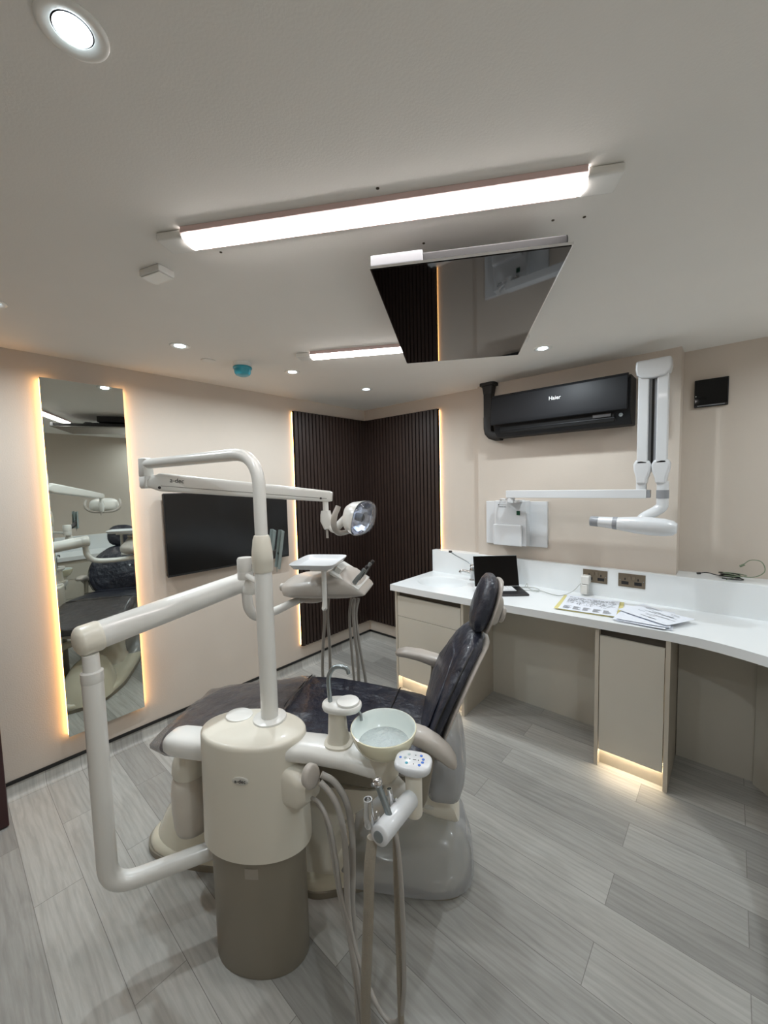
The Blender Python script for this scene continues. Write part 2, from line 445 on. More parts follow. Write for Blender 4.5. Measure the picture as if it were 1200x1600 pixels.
slat_panel('slat_panel', 'dark brown slatted wall panel left of the room corner, behind the lamp head', 'y', 0.897)
slat_panel('slat_panel', 'dark brown slatted wall panel right of the room corner, above the sink end', 'x', 0.912)

# ---------------------------------------------------------------- ceiling lights
def batten(label, cx, cy):
    t = thing('batten_light', label, 'ceiling light', (cx, cy, H), group='long batten lights on the ceiling')
    t.rotation_euler = (0, 0, AA)
    c = Vector((cx, cy, H))
    def lp(x, y, z): return c + Vector((x, y, z))     # authored unrotated, the empty turns it
    prof = [(-0.037, 0.0), (-0.037, -0.010), (-0.034, -0.019), (-0.024, -0.027), (-0.010, -0.031), (0.010, -0.031), (0.024, -0.027), (0.034, -0.019), (0.037, -0.010), (0.037, 0.0)]
    g = G().loft([[lp(x, y, z) for y, z in prof] for x in (-0.545, 0.545)])
    part(t, 'diffuser', g, 'tube', label='glowing white diffuser')
    for s in (-1, 1):
        g = G().box(c.x + s * 0.545 - (0.085 if s < 0 else 0), c.x + s * 0.545 + (0.085 if s > 0 else 0), c.y - 0.038, c.y + 0.038, H - 0.024, H)
        part(t, 'end_cap', g, 'white_plastic', bevel=0.006)
        g = G().box(c.x - 0.545, c.x + 0.545, c.y + s * 0.042 - 0.004, c.y + s * 0.042 + 0.004, H - 0.016, H)
        part(t, 'side_rail', g, 'pinkrail', bevel=0.001)
    return t
b1 = batten('long lit batten light nearest the camera, between downlight and ceiling television', 2.075, -2.118)
b2 = clone(b1, (1.487, -1.192, H), 'lit batten light partly hidden behind the ceiling television'); b2.rotation_euler = (0, 0, AA)

dl = None
DL = [((2.017, -2.757), 'large round downlight at the top left corner of the photo'),
      ((0.647, -2.050), 'round recessed downlight on the ceiling left of the teal smoke alarm'),
      ((0.650, -1.344), 'round recessed downlight on the ceiling just right of the teal smoke alarm'),
      ((0.650, -0.646), 'round recessed downlight on the ceiling above the slatted corner'),
      ((2.007, -0.608), 'round recessed downlight on the ceiling above the air conditioner'),
      ((0.640, -2.757), 'round recessed downlight at the left edge of the photo above the mirror'),
      ((3.39, -2.757), 'added unseen fill downlight near the right wall, beside the camera'),  # no known fitting here; added out of view to lift the dark right side
      ((3.39, -0.62), 'added unseen fill downlight in the far right ceiling corner')]  # second added fill, out of view, brightens the alcove and worktop
def downlight(loc, label):
    x, y = loc
    t = thing('downlight', label, 'ceiling light', (x, y, H), group='recessed round downlights')
    g = G().lathe((x, y, H), [(0.050, 0.0), (0.050, -0.002), (0.048, -0.004), (0.044, -0.005), (0.036, -0.0035), (0.029, -0.001), (0.029, 0.0)], (0, 0, 1), 40)
    part(t, 'trim_ring', g, 'white_plastic')
    part(t, 'lamp_lens', G().lathe((x, y, H), [(0.0265, -0.0012), (0.025, -0.0030), (0.016, -0.0045), (0.002, -0.005)], (0, 0, 1), 28), 'lamp', label='glowing lens')
    return t
for i, (loc, lab) in enumerate(DL):
    if dl is None: dl = downlight(loc, lab); o = dl
    else: o = clone(dl, (loc[0], loc[1], H), lab)
    ld = bpy.data.lights.new('downlight_beam', 'AREA'); ld.shape = 'DISK'; ld.size = 0.05; ld.energy = SPOT; ld.color = (0.86, 0.95, 1.0); ld.spread = math.radians(165)
    lo = bpy.data.objects.new('downlight_beam', ld); COL.objects.link(lo); lo.parent = o; lo.location = (0, 0, -0.0075)

# smoke alarm with teal cover, blank plate and junction box
x, y = 0.60, -1.672
t = thing('smoke_alarm', 'round white smoke alarm under a teal plastic dust cover on the ceiling', 'smoke alarm', (x, y, H))
part(t, 'base', G().lathe((x, y, H), [(0.052, 0), (0.052, -0.022), (0.047, -0.026)], (0, 0, 1), 36), 'white_plastic')
part(t, 'dust_cover', G().lathe((x, y, H), [(0.052, -0.024), (0.055, -0.027), (0.055, -0.034), (0.049, -0.040), (0.047, -0.060), (0.040, -0.072), (0.022, -0.079), (0.001, -0.080)], (0, 0, 1), 36), 'teal', label='teal dust cover')
x, y = (0.5100, -1.8382)
solid('blanking_plate', 'small round white blanking plate beside the teal smoke alarm', 'ceiling plate', G().lathe((x, y, H), [(0.04, 0), (0.04, -0.004), (0.036, -0.006), (0.001, -0.006)], (0, 0, 1), 30), 'ceiling', (x, y, H))
x, y = (1.3383, -2.3991)
t = thing('junction_box', 'small oblong white box on the ceiling below the near batten light', 'junction box', (x, y, H)); t.rotation_euler = (0, 0, math.radians(18))
part(t, 'body', G().box(x - 0.048, x + 0.048, y - 0.030, y + 0.030, H - 0.022, H), 'white_plastic', bevel=0.003)
part(t, 'lid', G().box(x - 0.044, x + 0.044, y - 0.027, y + 0.027, H - 0.026, H - 0.0225), 'white_plastic', bevel=0.002)

# ---------------------------------------------------------------- ceiling television
cx, cy = 2.036, -1.553
t = thing('ceiling_television', 'glossy black television hung flat under the ceiling above the chair', 'television', (cx, cy, H)); t.rotation_euler = (0, 0, AA)
def cbox(x0, x1, y0, y1, z0, z1): return G().box(cx + x0, cx + x1, cy + y0, cy + y1, z0, z1)
part(t, 'screen', cbox(-0.268, 0.274, -0.452, 0.462, 2.2400, 2.2418), 'tinted')
part(t, 'bezel', cbox(-0.272, 0.278, -0.456, 0.466, 2.2419, 2.249), 'chrome', label='thin silver rim')
part(t, 'back_housing', cbox(-0.262, 0.268, -0.445, 0.455, 2.2492, 2.278), 'black', bevel=0.006)
part(t, 'ventilated_strip', cbox(-0.270, -0.12, -0.4545, -0.430, 2.2495, 2.280), 'xgrey', label='ridged silver strip', bevel=0.003)
g = cbox(-0.2, 0.2, -0.20, -0.15, 2.2785, 2.30)
for q in ((-0.2, -0.15, 0.15, 0.20), ):
    g.box(cx - 0.2, cx + 0.2, cy + 0.15, cy + 0.20, 2.2785, 2.30); g.box(cx - 0.03, cx + 0.03, cy - 0.26, cy + 0.26, 2.30, 2.318)
g.box(cx - 0.12, cx + 0.12, cy - 0.12, cy + 0.12, 2.318, H)
part(t, 'ceiling_bracket', g, 'black')

# ---------------------------------------------------------------- air conditioner
t = thing('air_conditioner', 'long graphite-black wall air conditioner above the worktop', 'air conditioner', (1.94, BY, 1.94))
ax0, ax1 = 1.508, 2.378
def acprof(ins, top): return None
body = [(-0.05, 1.945), (-0.05, 2.235), (-0.19, 2.235), (-0.215, 2.215), (-0.225, 2.05), (-0.205, 1.985), (-0.16, 1.945)]
part(t, 'body', G().loft([[(x, y, z) for y, z in body] for x in (ax0 + 0.006, ax1 - 0.0)]), 'acblack', bevel=0.006)
fp = [(-0.200, 2.243), (-0.212, 2.243), (-0.236, 2.225), (-0.252, 2.06), (-0.246, 2.028), (-0.228, 2.03), (-0.226, 2.20)]
part(t, 'front_panel', G().loft([[(x, y, z) for y, z in fp] for x in (ax0, ax1 - 0.012)]), 'acblack', bevel=0.004)
part(t, 'outlet', G().box(ax0 + 0.06, ax1 - 0.085, -0.222, -0.15, 1.968, 2.020), 'felt')
part(t, 'louvre', G().box(ax0 + 0.055, ax1 - 0.08, -0.226, -0.170, 1.975, 1.981, Matrix.Rotation(math.radians(-24), 3, 'X')), 'acblack', bevel=0.002)
for i in range(1, 18): part(t, 'deflector_fin', G().box(ax0 + 0.06 + i * 0.040, ax0 + 0.062 + i * 0.040, -0.215, -0.16, 1.972, 2.018), 'black')
part(t, 'sensor_window', G().box(ax1 - 0.20, ax1 - 0.10, -0.2275, -0.2225, 1.998, 2.018), 'dark_plastic')
part(t, 'sensor', G().lathe((ax1 - 0.048, -0.2222, 2.0), [(0.011, 0), (0.011, 0.004), (0.007, 0.004), (0.006, 0.002)], (0, -1, 0), 20), 'steel')
nrm = Vector((0, -0.165, -0.016)).normalized()
text(t, 'brand_mark', 'Haier', 0.034, (1.955, -0.2452, 2.156), (1, 0, 0), (0, 0.09, 0.99), 'white_text', 0.0008, label='bright silver lettering')
t = thing('pipe_trunking', 'black pipe trunking running down from the ceiling left of the air conditioner', 'pipe', (1.41, BY, 1.95))
part(t, 'ceiling_collar', G().loft([sring((1.415, -0.085, z), (1, 0, 0), (0, 1, 0), a, b, 5, 24) for z, a, b in ((H, 0.062, 0.050), (2.352, 0.062, 0.050), (2.349, 0.045, 0.040), (2.290, 0.036, 0.034))]), 'black')
part(t, 'duct', G().box(1.381, 1.447, -0.115, BY, 2.10, 2.30), 'black', bevel=0.008)
g = G().loft([sring((x, -0.084, z), e, (0, 1, 0), 0.036, 0.034, 5, 20) for x, z, e in ((1.414, 2.115, (1, 0, 0)), (1.414, 2.03, (1, 0, 0)), (1.42, 1.998, (.9, 0, .3)), (1.44, 1.978, (.6, 0, .75)), (1.47, 1.968, (.1, 0, 1)), (1.515, 1.968, (0, 0, 1)))])
part(t, 'elbow', g, 'black')

# ---------------------------------------------------------------- x-ray machine
t = thing('xray_machine', 'white wall-mounted dental x-ray machine with long folding arm', 'x-ray machine', (2.0, BY, 1.14))
part(t, 'wall_plate', G().box(1.378, 1.853, -0.072, BY, 1.137, 1.470), 'xwhite', bevel=0.004)
part(t, 'control_box', G().box(1.487, 1.730, -0.150, -0.0725, 1.146, 1.478), 'xwhite', bevel=0.006)
part(t, 'exposure_tray', G().box(1.487, 1.705, -0.176, -0.1505, 1.146, 1.302), 'xwhite', bevel=0.006)
part(t, 'power_switch', G().box(1.660, 1.686, -0.1535, -0.1502, 1.373, 1.405), 'green', label='dark green button')
g = G().box(1.517, 1.524, -0.1508, -0.1502, 1.443, 1.450)
for i in range(9): g.box(1.529 + i * 0.006, 1.533 + i * 0.006, -0.1508, -0.1502, 1.4445, 1.4475)
for i in range(8): g.box(1.522 + i * 0.0075, 1.5275 + i * 0.0075, -0.1508, -0.1502, 1.429, 1.4345)
part(t, 'printed_mark', g, 'ink', label='small dark printing')
part(t, 'pivot', G().cyl((1.66, -0.25, 1.470), (1.66, -0.25, 1.506), 0.028).box(1.60, 1.70, -0.26, -0.10, 1.470, 1.484), 'xwhite', bevel=0.002)
part(t, 'hand_switch', G().tube([(1.53, -0.13, 1.482), (1.56, -0.20, 1.492), (1.62, -0.24, 1.492)], 0.006), 'xwhite')
part(t, 'horizontal_arm', G().box(1.635, 2.474, -0.280, -0.222, 1.505, 1.556), 'xwhite', bevel=0.003)
part(t, 'arm_end_cap', G().box(2.4745, 2.490, -0.277, -0.225, 1.508, 1.553), 'xgrey', bevel=0.002, label='grey end cap')
part(t, 'joint_post', G().cyl((2.445, -0.25, 1.556), (2.445, -0.25, 1.600), 0.027), 'xwhite')
def heart(cx_, flip):
    pts = [(0, 0.145), (-0.030, 0.142), (-0.042, 0.115), (-0.040, 0.085), (-0.030, 0.045), (-0.025, 0.0), (0.025, 0.0), (0.030, 0.035), (0.044, 0.075), (0.048, 0.108), (0.036, 0.136)]
    return G().loft([[(cx_ + flip * x, y, 1.585 + z) for x, z in pts] for y in (-0.285, -0.215)])
part(t, 'knuckle', heart(2.448, 1), 'xwhite', bevel=0.014, seg=3)
part(t, 'knuckle', heart(2.540, -1), 'xwhite', bevel=0.014, seg=3)
for x0, x1 in ((2.424, 2.476), (2.514, 2.566)):
    part(t, 'folding_arm', G().box(x0, x1, -0.285, -0.225, 1.70, 2.24), 'xwhite', bevel=0.006)
part(t, 'inner_channel', G().box(2.4765, 2.5135, -0.262, -0.232, 1.68, 2.24), 'xgrey', label='grey channel')
part(t, 'channel_slot', G().box(2.489, 2.500, -0.2635, -0.262, 1.67, 2.21), 'black', label='black slot')
cap = [(-0.082, 0.075), (0.082, 0.075), (0.084, 0.03), (0.078, -0.002), (0.055, -0.022), (0.0, -0.028), (-0.055, -0.022), (-0.078, -0.002), (-0.084, 0.03)]
part(t, 'hinge_cover', G().loft([[(2.495 + x, y, 2.200 + z) for x, z in cap] for y in (-0.302, -0.215)]), 'xwhite', bevel=0.012, seg=3)
part(t, 'neck', G().cyl((2.547, -0.25, 1.455), (2.547, -0.25, 1.60), 0.029), 'xwhite')
part(t, 'neck_ring', G().cyl((2.547, -0.25, 1.505), (2.547, -0.25, 1.552), 0.0305), 'xgrey', label='grey ring')
part(t, 'yoke', G().tube([(2.547, -0.25, 1.475), (2.542, -0.25, 1.455), (2.515, -0.262, 1.43), (2.47, -0.30, 1.40), (2.45, -0.32, 1.37)], [0.029, 0.030, 0.029, 0.028, 0.028], 18, 5), 'xwhite')
ax = Vector((1, 0, -0.055)).normalized()
p0 = Vector((2.345, -0.34, 1.362))
rings = [sring(p0 + ax * s, (0, 1, 0), Vector((0.055, 0, 1)).normalized(), a, b, 2.5, 28) for s, a, b in ((0, 0.036, 0.036), (0.03, 0.045, 0.040), (0.09, 0.056, 0.047), (0.16, 0.060, 0.050), (0.22, 0.058, 0.048), (0.262, 0.048, 0.040), (0.280, 0.030, 0.026))]
part(t, 'tube_head', G().loft(rings), 'xwhite')
part(t, 'collar', G().lathe(p0 - ax * 0.024, [(0.036, 0), (0.0365, 0.001), (0.0375, 0.0235), (0.036, 0.0239)], ax, 28), 'xgrey', label='grey collar')
part(t, 'cone', G().lathe(p0 - ax * 0.100, [(0.030, 0), (0.034, 0.0755)], ax, 28), 'xwhite')
part(t, 'cone_tip', G().lathe(p0 - ax * 0.145, [(0.029, 0), (0.030, 0.003), (0.0305, 0.0445)], ax, 28), 'xgrey', label='grey tip')

# black touch panel in the alcove
t = thing('wall_control_panel', 'small square black glass panel on the wall at the upper right', 'control panel', (2.73, ALC, 2.03))
part(t, 'housing', G().box(2.655, 2.810, ALC - 0.022, ALC, 2.030, 2.190), 'black', bevel=0.004)
part(t, 'glass', G().box(2.659, 2.806, ALC - 0.0255, ALC - 0.0222, 2.045, 2.186), 'black_gloss')
part(t, 'speaker_slot', G().box(2.67, 2.795, ALC - 0.0235, ALC - 0.0222, 2.036, 2.040), 'xgrey')
part(t, 'indicator', G().cyl((2.663, ALC - 0.0255, 2.095), (2.663, ALC - 0.0265, 2.095), 0.0025, 12), 'white_text', label='tiny white light')

# ---------------------------------------------------------------- worktop with moulded basin
ZT = 0.848
front = [(0.868, -0.668), (1.20, -0.662), (1.55, -0.650), (1.91, -0.624), (2.28, -0.598), (2.50, -0.583), (2.63, -0.576), (2.74, -0.581), (2.82, -0.598), (2.90, -0.624), (2.97, -0.654), (3.025, -0.690), (3.07, -0.745), (3.10, -0.83), (3.115, -0.96), (3.122, -1.15), (3.125, -1.5), (3.125, -3.2)]
poly = front + [(XR, -3.2), (XR, -0.088), (0.868, -0.088)]
import bmesh
def worktop():
    bm = bmesh.new()
    ZB = ZT - 0.046
    cxs, cys, ea, eb = 1.150, -0.365, 0.205, 0.170
    N = 40
    def loop(z, sc=1.0, outer=True):
        return [bm.verts.new((x, y, z)) for x, y in poly] if outer else [bm.verts.new((cxs + ea * sc * math.cos(2 * PI * i / N), cys + eb * sc * math.sin(2 * PI * i / N), z)) for i in range(N)]
    def edges(vs): return [bm.edges.new((vs[i], vs[(i + 1) % len(vs)])) for i in range(len(vs))]
    for z in (ZT, ZB):
        o_ = loop(z); i_ = loop(z, 1.0, False) if z == ZT else loop(z, 0.93, False)
        bmesh.ops.triangle_fill(bm, edges=edges(o_) + edges(i_), use_beauty=True)
        if z == ZT: ot, it = o_, i_
        else: ob_, ib = o_, i_
    n = len(ot)
    for k in range(n): bm.faces.new((ot[k], ot[(k + 1) % n], ob_[(k + 1) % n], ob_[k]))
    prev = it
    for sc, z in ((0.985, -0.004), (0.965, -0.016), (0.93, -0.046), (0.86, -0.085), (0.70, -0.112), (0.40, -0.124), (0.12, -0.128), (0.10, -0.132)):
        cur = [bm.verts.new((cxs + ea * sc * math.cos(2 * PI * i / N), cys + eb * sc * math.sin(2 * PI * i / N), ZT + z)) for i in range(N)]
        for k in range(N): bm.faces.new((prev[k], prev[(k + 1) % N], cur[(k + 1) % N], cur[k]))
        prev = cur
    bm.faces.new(prev)
    bmesh.ops.recalc_face_normals(bm, faces=bm.faces)
    g = G(); bm.verts.index_update(); g.add([v.co.copy() for v in bm.verts], [tuple(v.index for v in f.verts) for f in bm.faces]); bm.free(); return g
t = thing('worktop', 'long white curved worktop with a moulded wash basin at its left end', 'worktop', (1.6, -0.4, ZT))
part(t, 'slab', worktop(), 'worktop', angle=40)
part(t, 'basin_waste', G().lathe((1.150, -0.365, ZT - 0.1325), [(0.019, 0.0), (0.019, 0.003), (0.014, 0.003), (0.012, 0.001), (0.001, 0.001)], (0, 0, 1), 20), 'chrome')
bp_ = [(0.868, -0.088), (XR - 0.0, -0.088), (XR, ALC), (BX1, ALC), (BX1, BY), (BX0, BY), (BX0, 0.0), (0.868, 0.0)]
solid('upstand', 'white upstand with a flat ledge running behind the worktop', 'upstand', G().prism(bp_, ZT - 0.04, 1.037), 'worktop', (1.8, -0.07, ZT), bevel=0.003)
solid('upstand', 'white upstand behind the right-hand return of the worktop, seen in the mirror', 'upstand', G().box(XR - 0.06, XR, -3.2, -0.089, ZT, 1.037), 'worktop', (XR, -1.6, ZT), bevel=0.003)

# tap
t = thing('basin_tap', 'chrome lever tap beside the white basin, left of the laptop', 'tap', (1.318, -0.19, ZT))
part(t, 'body', G().lathe((1.318, -0.19, ZT), [(0.026, 0), (0.026, 0.006), (0.019, 0.012), (0.018, 0.055), (0.022, 0.075), (0.022, 0.090), (0.017, 0.10)], (0, 0, 1), 24), 'chrome')
part(t, 'spout', G().tube([(1.318, -0.19, ZT + 0.055), (1.275, -0.20, ZT + 0.066), (1.235, -0.212, ZT + 0.069), (1.220, -0.216, ZT + 0.056)], [0.014, 0.013, 0.012, 0.012], 16), 'chrome')
part(t, 'cartridge_dome', G().blob((1.318, -0.19, ZT + 0.112), 0.021, 0.021, 0.016), 'chrome')
part(t, 'lever', G().tube([(1.318, -0.19, ZT + 0.118), (1.27, -0.196, ZT + 0.148), (1.18, -0.205, ZT + 0.185), (1.135, -0.21, ZT + 0.210)], [0.005, 0.0045, 0.0045, 0.006], 12), 'steel')
part(t, 'lever_grip', G().box(1.118, 1.142, -0.219, -0.201, ZT + 0.205, ZT + 0.222), 'dark_plastic', bevel=0.003, label='dark grip')

# ---------------------------------------------------------------- cabinets
ZC = ZT - 0.046
def carcass(g, x0, x1, y0, y1, th=0.018):
    g.box(x0, x0 + th, y0, y1, 0, ZC); g.box(x1 - th, x1, y0, y1, 0, ZC)
    g.box(x0 + th, x1 - th, y0 + 0.060, y1, 0.10, 0.118); g.box(x0 + th, x1 - th, y1 - 0.01, y1, 0.118, ZC)
    return g
t = thing('drawer_cabinet', 'taupe cabinet with a shallow drawer under the basin end of the worktop', 'cabinet', (1.18, -0.4, 0))
x0, x1, y0, y1 = 0.884, 1.488, -0.632, -0.10
part(t, 'carcass', carcass(G(), x0, x1, y0, y1, 0.020), 'cabinet_edge', bevel=0.0008)
part(t, 'drawer', G().box(x0 + 0.0235, x1 - 0.0235, y0 + 0.001, y0 + 0.020, 0.602, 0.757), 'cabinet', bevel=0.0012)
part(t, 'drawer', G().box(x0 + 0.0235, x1 - 0.0235, y0 + 0.001, y0 + 0.020, 0.118, 0.599), 'cabinet', bevel=0.0012)
part(t, 'plinth', G().box(x0 + 0.020, x1 - 0.020, y0 + 0.048, y0 + 0.064, 0, 0.10), 'cabinet_edge')
part(t, 'plinth_light', G().box(x0 + 0.03, x1 - 0.03, y0 + 0.023, y0 + 0.035, 0.1195, 0.124), 'ledw', label='glowing warm white strip')
part(t, 'finger_recess', G().box(x0 + 0.0205, x1 - 0.0205, y0 + 0.030, y0 + 0.040, 0.70, ZC - 0.002), 'gap', label='dark recess')
t = thing('cupboard', 'narrow taupe cupboard with one door under the curved worktop', 'cabinet', (2.455, -0.4, 0))
x0, x1, y0, y1 = 2.288, 2.632, -0.572, -0.192
part(t, 'carcass', carcass(G(), x0, x1, y0, y1, 0.020), 'cabinet_edge', bevel=0.0008)
part(t, 'door', G().box(x0 + 0.0235, x1 - 0.0235, y0 + 0.001, y0 + 0.020, 0.098, 0.757), 'cabinet', bevel=0.0012)
part(t, 'plinth', G().box(x0 + 0.020, x1 - 0.020, y0 + 0.040, y0 + 0.056, 0, 0.10), 'cabinet_edge')
part(t, 'plinth_light', G().box(x0 + 0.03, x1 - 0.03, y0 + 0.023, y0 + 0.035, 0.101, 0.106), 'ledw', label='glowing warm white strip')
part(t, 'finger_recess', G().box(x0 + 0.0205, x1 - 0.0205, y0 + 0.030, y0 + 0.040, 0.70, ZC - 0.002), 'gap', label='dark recess')
solid('knee_panel', 'taupe panel closing the back of the knee space between the two cabinets', 'panel', G().box(1.489, 2.283, -0.192, -0.174, 0, ZC), 'cabinet', (1.9, -0.18, 0))
solid('knee_panel', 'dark taupe back panel under the curve of the worktop, right of the cupboard', 'panel', G().prism([(2.635, -0.192), (2.965, -0.192), (2.965, -0.215), (3.42, -0.72), (3.44, -0.70), (2.975, -0.174), (2.635, -0.174)], 0, ZC), 'cabinet', (2.9, -0.18, 0))
t = thing('base_cabinet', 'long row of taupe drawers and doors under the right-hand worktop, seen in the mirror', 'cabinet', (3.45, -2.3, 0))
part(t, 'carcass', G().box(3.16, 3.74, -3.19, -1.40, 0.0, ZC), 'cabinet_edge')
for ya, yb in ((-1.99, -1.42), (-2.58, -2.01), (-3.17, -2.60)):
    if ya == -1.99:
        for za, zb in ((0.12, 0.34), (0.344, 0.57), (0.574, 0.757)): part(t, 'drawer', G().box(3.141, 3.159, ya, yb, za, zb), 'cabinet', bevel=0.001)
    else: part(t, 'door', G().box(3.141, 3.159, ya, yb, 0.12, 0.757), 'cabinet', bevel=0.001)
solid('side_panel', 'taupe side panel closing the left of the right-hand cabinets', 'panel', G().box(3.16, 3.44, -1.399, -0.722, 0, ZC), 'cabinet', (3.3, -1.0, 0)) if False else None

# ---------------------------------------------------------------- sockets
def socket(label, x0):
    t = thing('double_socket', label, 'power socket', (x0 + 0.073, -0.088, 0.935), group='double power sockets on the upstand')
    y = -0.088
    part(t, 'face_plate', G().box(x0, x0 + 0.147, y - 0.004, y, 0.934, 1.020), 'bronze', bevel=0.0015)
    for cx_ in (x0 + 0.038, x0 + 0.109):
        g = G().box(cx_ - 0.0035, cx_ + 0.0035, y - 0.0048, y - 0.0041, 0.978, 0.992)
        g.box(cx_ - 0.016, cx_ - 0.006, y - 0.0048, y - 0.0041, 0.956, 0.9625); g.box(cx_ + 0.006, cx_ + 0.016, y - 0.0048, y - 0.0041, 0.956, 0.9625)
        g.box(cx_ - 0.020, cx_ + 0.020, y - 0.0046, y - 0.0041, 0.950, 0.970)
        part(t, 'outlet', g, 'black', label='black outlet')
    for cx_ in (x0 + 0.062, x0 + 0.085):
        part(t, 'rocker_switch', G().box(cx_ - 0.008, cx_ + 0.008, y - 0.009, y - 0.0041, 0.985, 1.007, Matrix.Rotation(0.15, 3, 'X')), 'bronze', bevel=0.001)
    for cx_ in (x0 + 0.010, x0 + 0.137):
        part(t, 'screw', G().cyl((cx_, y - 0.004, 0.977), (cx_, y - 0.0052, 0.977), 0.003, 12), 'steel')
    return t
s1 = socket('bronze double socket with a white plug in its left outlet', 2.097)
clone(s1, (2.306 + 0.073, -0.088, 0.935), 'bronze double socket with nothing plugged in, right of the other')
t = thing('power_adapter', 'white plug-in power adapter in the left bronze socket', 'plug', (2.128, -0.1, 0.93))
part(t, 'plug_body', G().box(2.098, 2.150, -0.150, -0.0932, 0.925, 0.985), 'white_plastic', bevel=0.010, seg=3)
part(t, 'transformer', G().box(2.095, 2.140, -0.150, -0.100, 0.858, 0.924), 'white_plastic', bevel=0.006)
solid('laptop_cable', 'thin pale cable looping over the worktop from laptop to white adapter', 'cable', G().tube([(2.10, -0.152, 0.932), (2.06, -0.19, 0.88), (2.0, -0.24, 0.853), (1.93, -0.235, 0.852), (1.86, -0.20, 0.852), (1.80, -0.22, 0.852), (1.74, -0.26, 0.853), (1.70, -0.21, 0.853), (1.76, -0.15, 0.853), (1.83, -0.17, 0.853), (1.84, -0.24, 0.854), (1.77, -0.20, 0.857), (1.74, -0.15, 0.870), (1.73, -0.14, 0.872), (1.735, -0.19, 0.856)], 0.0022, 8, 6), 'whitecord', (1.8, -0.2, ZT))

# ---------------------------------------------------------------- laptop
a_l = math.radians(40)
lu = Vector((math.cos(a_l), math.sin(a_l), 0)); lv = Vector((-math.sin(a_l), math.cos(a_l), 0)); lc = Vector((1.714, -0.464, ZT))   # front edge centre
t = thing('laptop', 'open black laptop with a dark screen on the worktop beside the tap', 'laptop', tuple(lc))
def lbox(g, u0, u1, v0, v1, z0, z1):
    vs = [lc + lu * a + lv * b + Vector((0, 0, c)) for c in (z0, z1) for b in (v0, v1) for a in (u0, u1)]
    return g.add(vs, [(0, 2, 3, 1), (4, 5, 7, 6), (0, 1, 5, 4), (2, 6, 7, 3), (0, 4, 6, 2), (1, 3, 7, 5)])
part(t, 'base', lbox(G(), -0.160, 0.160, 0.0, 0.215, 0.0015, 0.015), 'dark_plastic', bevel=0.003)
part(t, 'deck', lbox(G(), -0.155, 0.155, 0.004, 0.210, 0.0152, 0.0160), 'black')
g = G()
for r in range(4):
    for k in range(13): lbox(g, -0.143 + k * 0.0222, -0.143 + k * 0.0222 + 0.0185, 0.105 + r * 0.0225, 0.105 + r * 0.0225 + 0.0185, 0.0162, 0.0175)
part(t, 'keys', g, 'black')
part(t, 'touchpad', lbox(G(), -0.05, 0.05, 0.012, 0.08, 0.0162, 0.0166), 'acblack')
ls = lambda a, d, z: lc + lu * a + lv * (0.214 + 0.06 * z / 0.2 + d) + Vector((0, 0, 0.016 + z))
def lscr(a0, a1, d0, d1, z0, z1):
    g = G(); vs = [ls(a, d, z) for z in (z0, z1) for d in (d0, d1) for a in (a0, a1)]
    return g.add(vs, [(0, 2, 3, 1), (4, 5, 7, 6), (0, 1, 5, 4), (2, 6, 7, 3), (0, 4, 6, 2), (1, 3, 7, 5)])
part(t, 'lid', lscr(-0.160, 0.160, 0.0, 0.006, 0.0, 0.212), 'steel', bevel=0.002)
part(t, 'screen', lscr(-0.158, 0.158, -0.0012, -0.0002, 0.002, 0.210), 'black_gloss')
kc = lc + lu * -0.03 + lv * 0.07
t = thing('keyboard', 'white wireless keyboard lying across the open laptop', 'keyboard', tuple(kc))
def kbox(g, u0, u1, v0, v1, z0, z1):
    vs = [kc + lu * a + lv * b + Vector((0, 0, c)) for c in (z0, z1) for b in (v0, v1) for a in (u0, u1)]
    return g.add(vs, [(0, 2, 3, 1), (4, 5, 7, 6), (0, 1, 5, 4), (2, 6, 7, 3), (0, 4, 6, 2), (1, 3, 7, 5)])
part(t, 'case', kbox(G(), -0.155, 0.125, -0.005, 0.105, 0.0185, 0.024), 'xwhite', bevel=0.003)
g = G()
for r in range(5):
    for k in range(13): kbox(g, -0.150 + k * 0.0208, -0.150 + k * 0.0208 + 0.0172, 0.001 + r * 0.020, 0.001 + r * 0.020 + 0.0168, 0.0242, 0.0275)
part(t, 'keycaps', g, 'key')

# ---------------------------------------------------------------- papers
def sheet(c, ang, w, h, z, curl=0.0, seed=0, nx=10, ny=8, th=0.0006):
    rnd = random.Random(seed); ca, sa = math.cos(ang), math.sin(ang); ph = rnd.random() * 6
    def P(i, j, k):
        x = (i / nx - 0.5) * w; y = (j / ny - 0.5) * h
        zz = z + curl * ((abs(i / nx - 0.5) * 2) ** 3 * (0.6 + 0.4 * math.sin(ph + 3 * j / ny)) + 0.3 * (abs(j / ny - 0.5) * 2) ** 3)
        return (c[0] + ca * x - sa * y, c[1] + sa * x + ca * y, zz + k * th)
    g = G()
    for k in (0, 1): g.add([P(i, j, k) for j in range(ny + 1) for i in range(nx + 1)], [(j * (nx + 1) + i, j * (nx + 1) + i + 1, (j + 1) * (nx + 1) + i + 1, (j + 1) * (nx + 1) + i) for j in range(ny) for i in range(nx)])
    n = (nx + 1) * (ny + 1)
    def idx(i, j): return j * (nx + 1) + i
    rim = [idx(i, 0) for i in range(nx)] + [idx(nx, j) for j in range(ny)] + [idx(i, ny) for i in range(nx, 0, -1)] + [idx(0, j) for j in range(ny, 0, -1)]
    g.f += [(rim[k], rim[(k + 1) % len(rim)], rim[(k + 1) % len(rim)] + n, rim[k] + n) for k in range(len(rim))]
    def at(x, y):      # for print lying on the sheet
        i = (x / w + 0.5) * nx; j = (y / h + 0.5) * ny
        q = P(i, j, 1); return Vector(q) + Vector((0, 0, 0.0007))
    return g, at
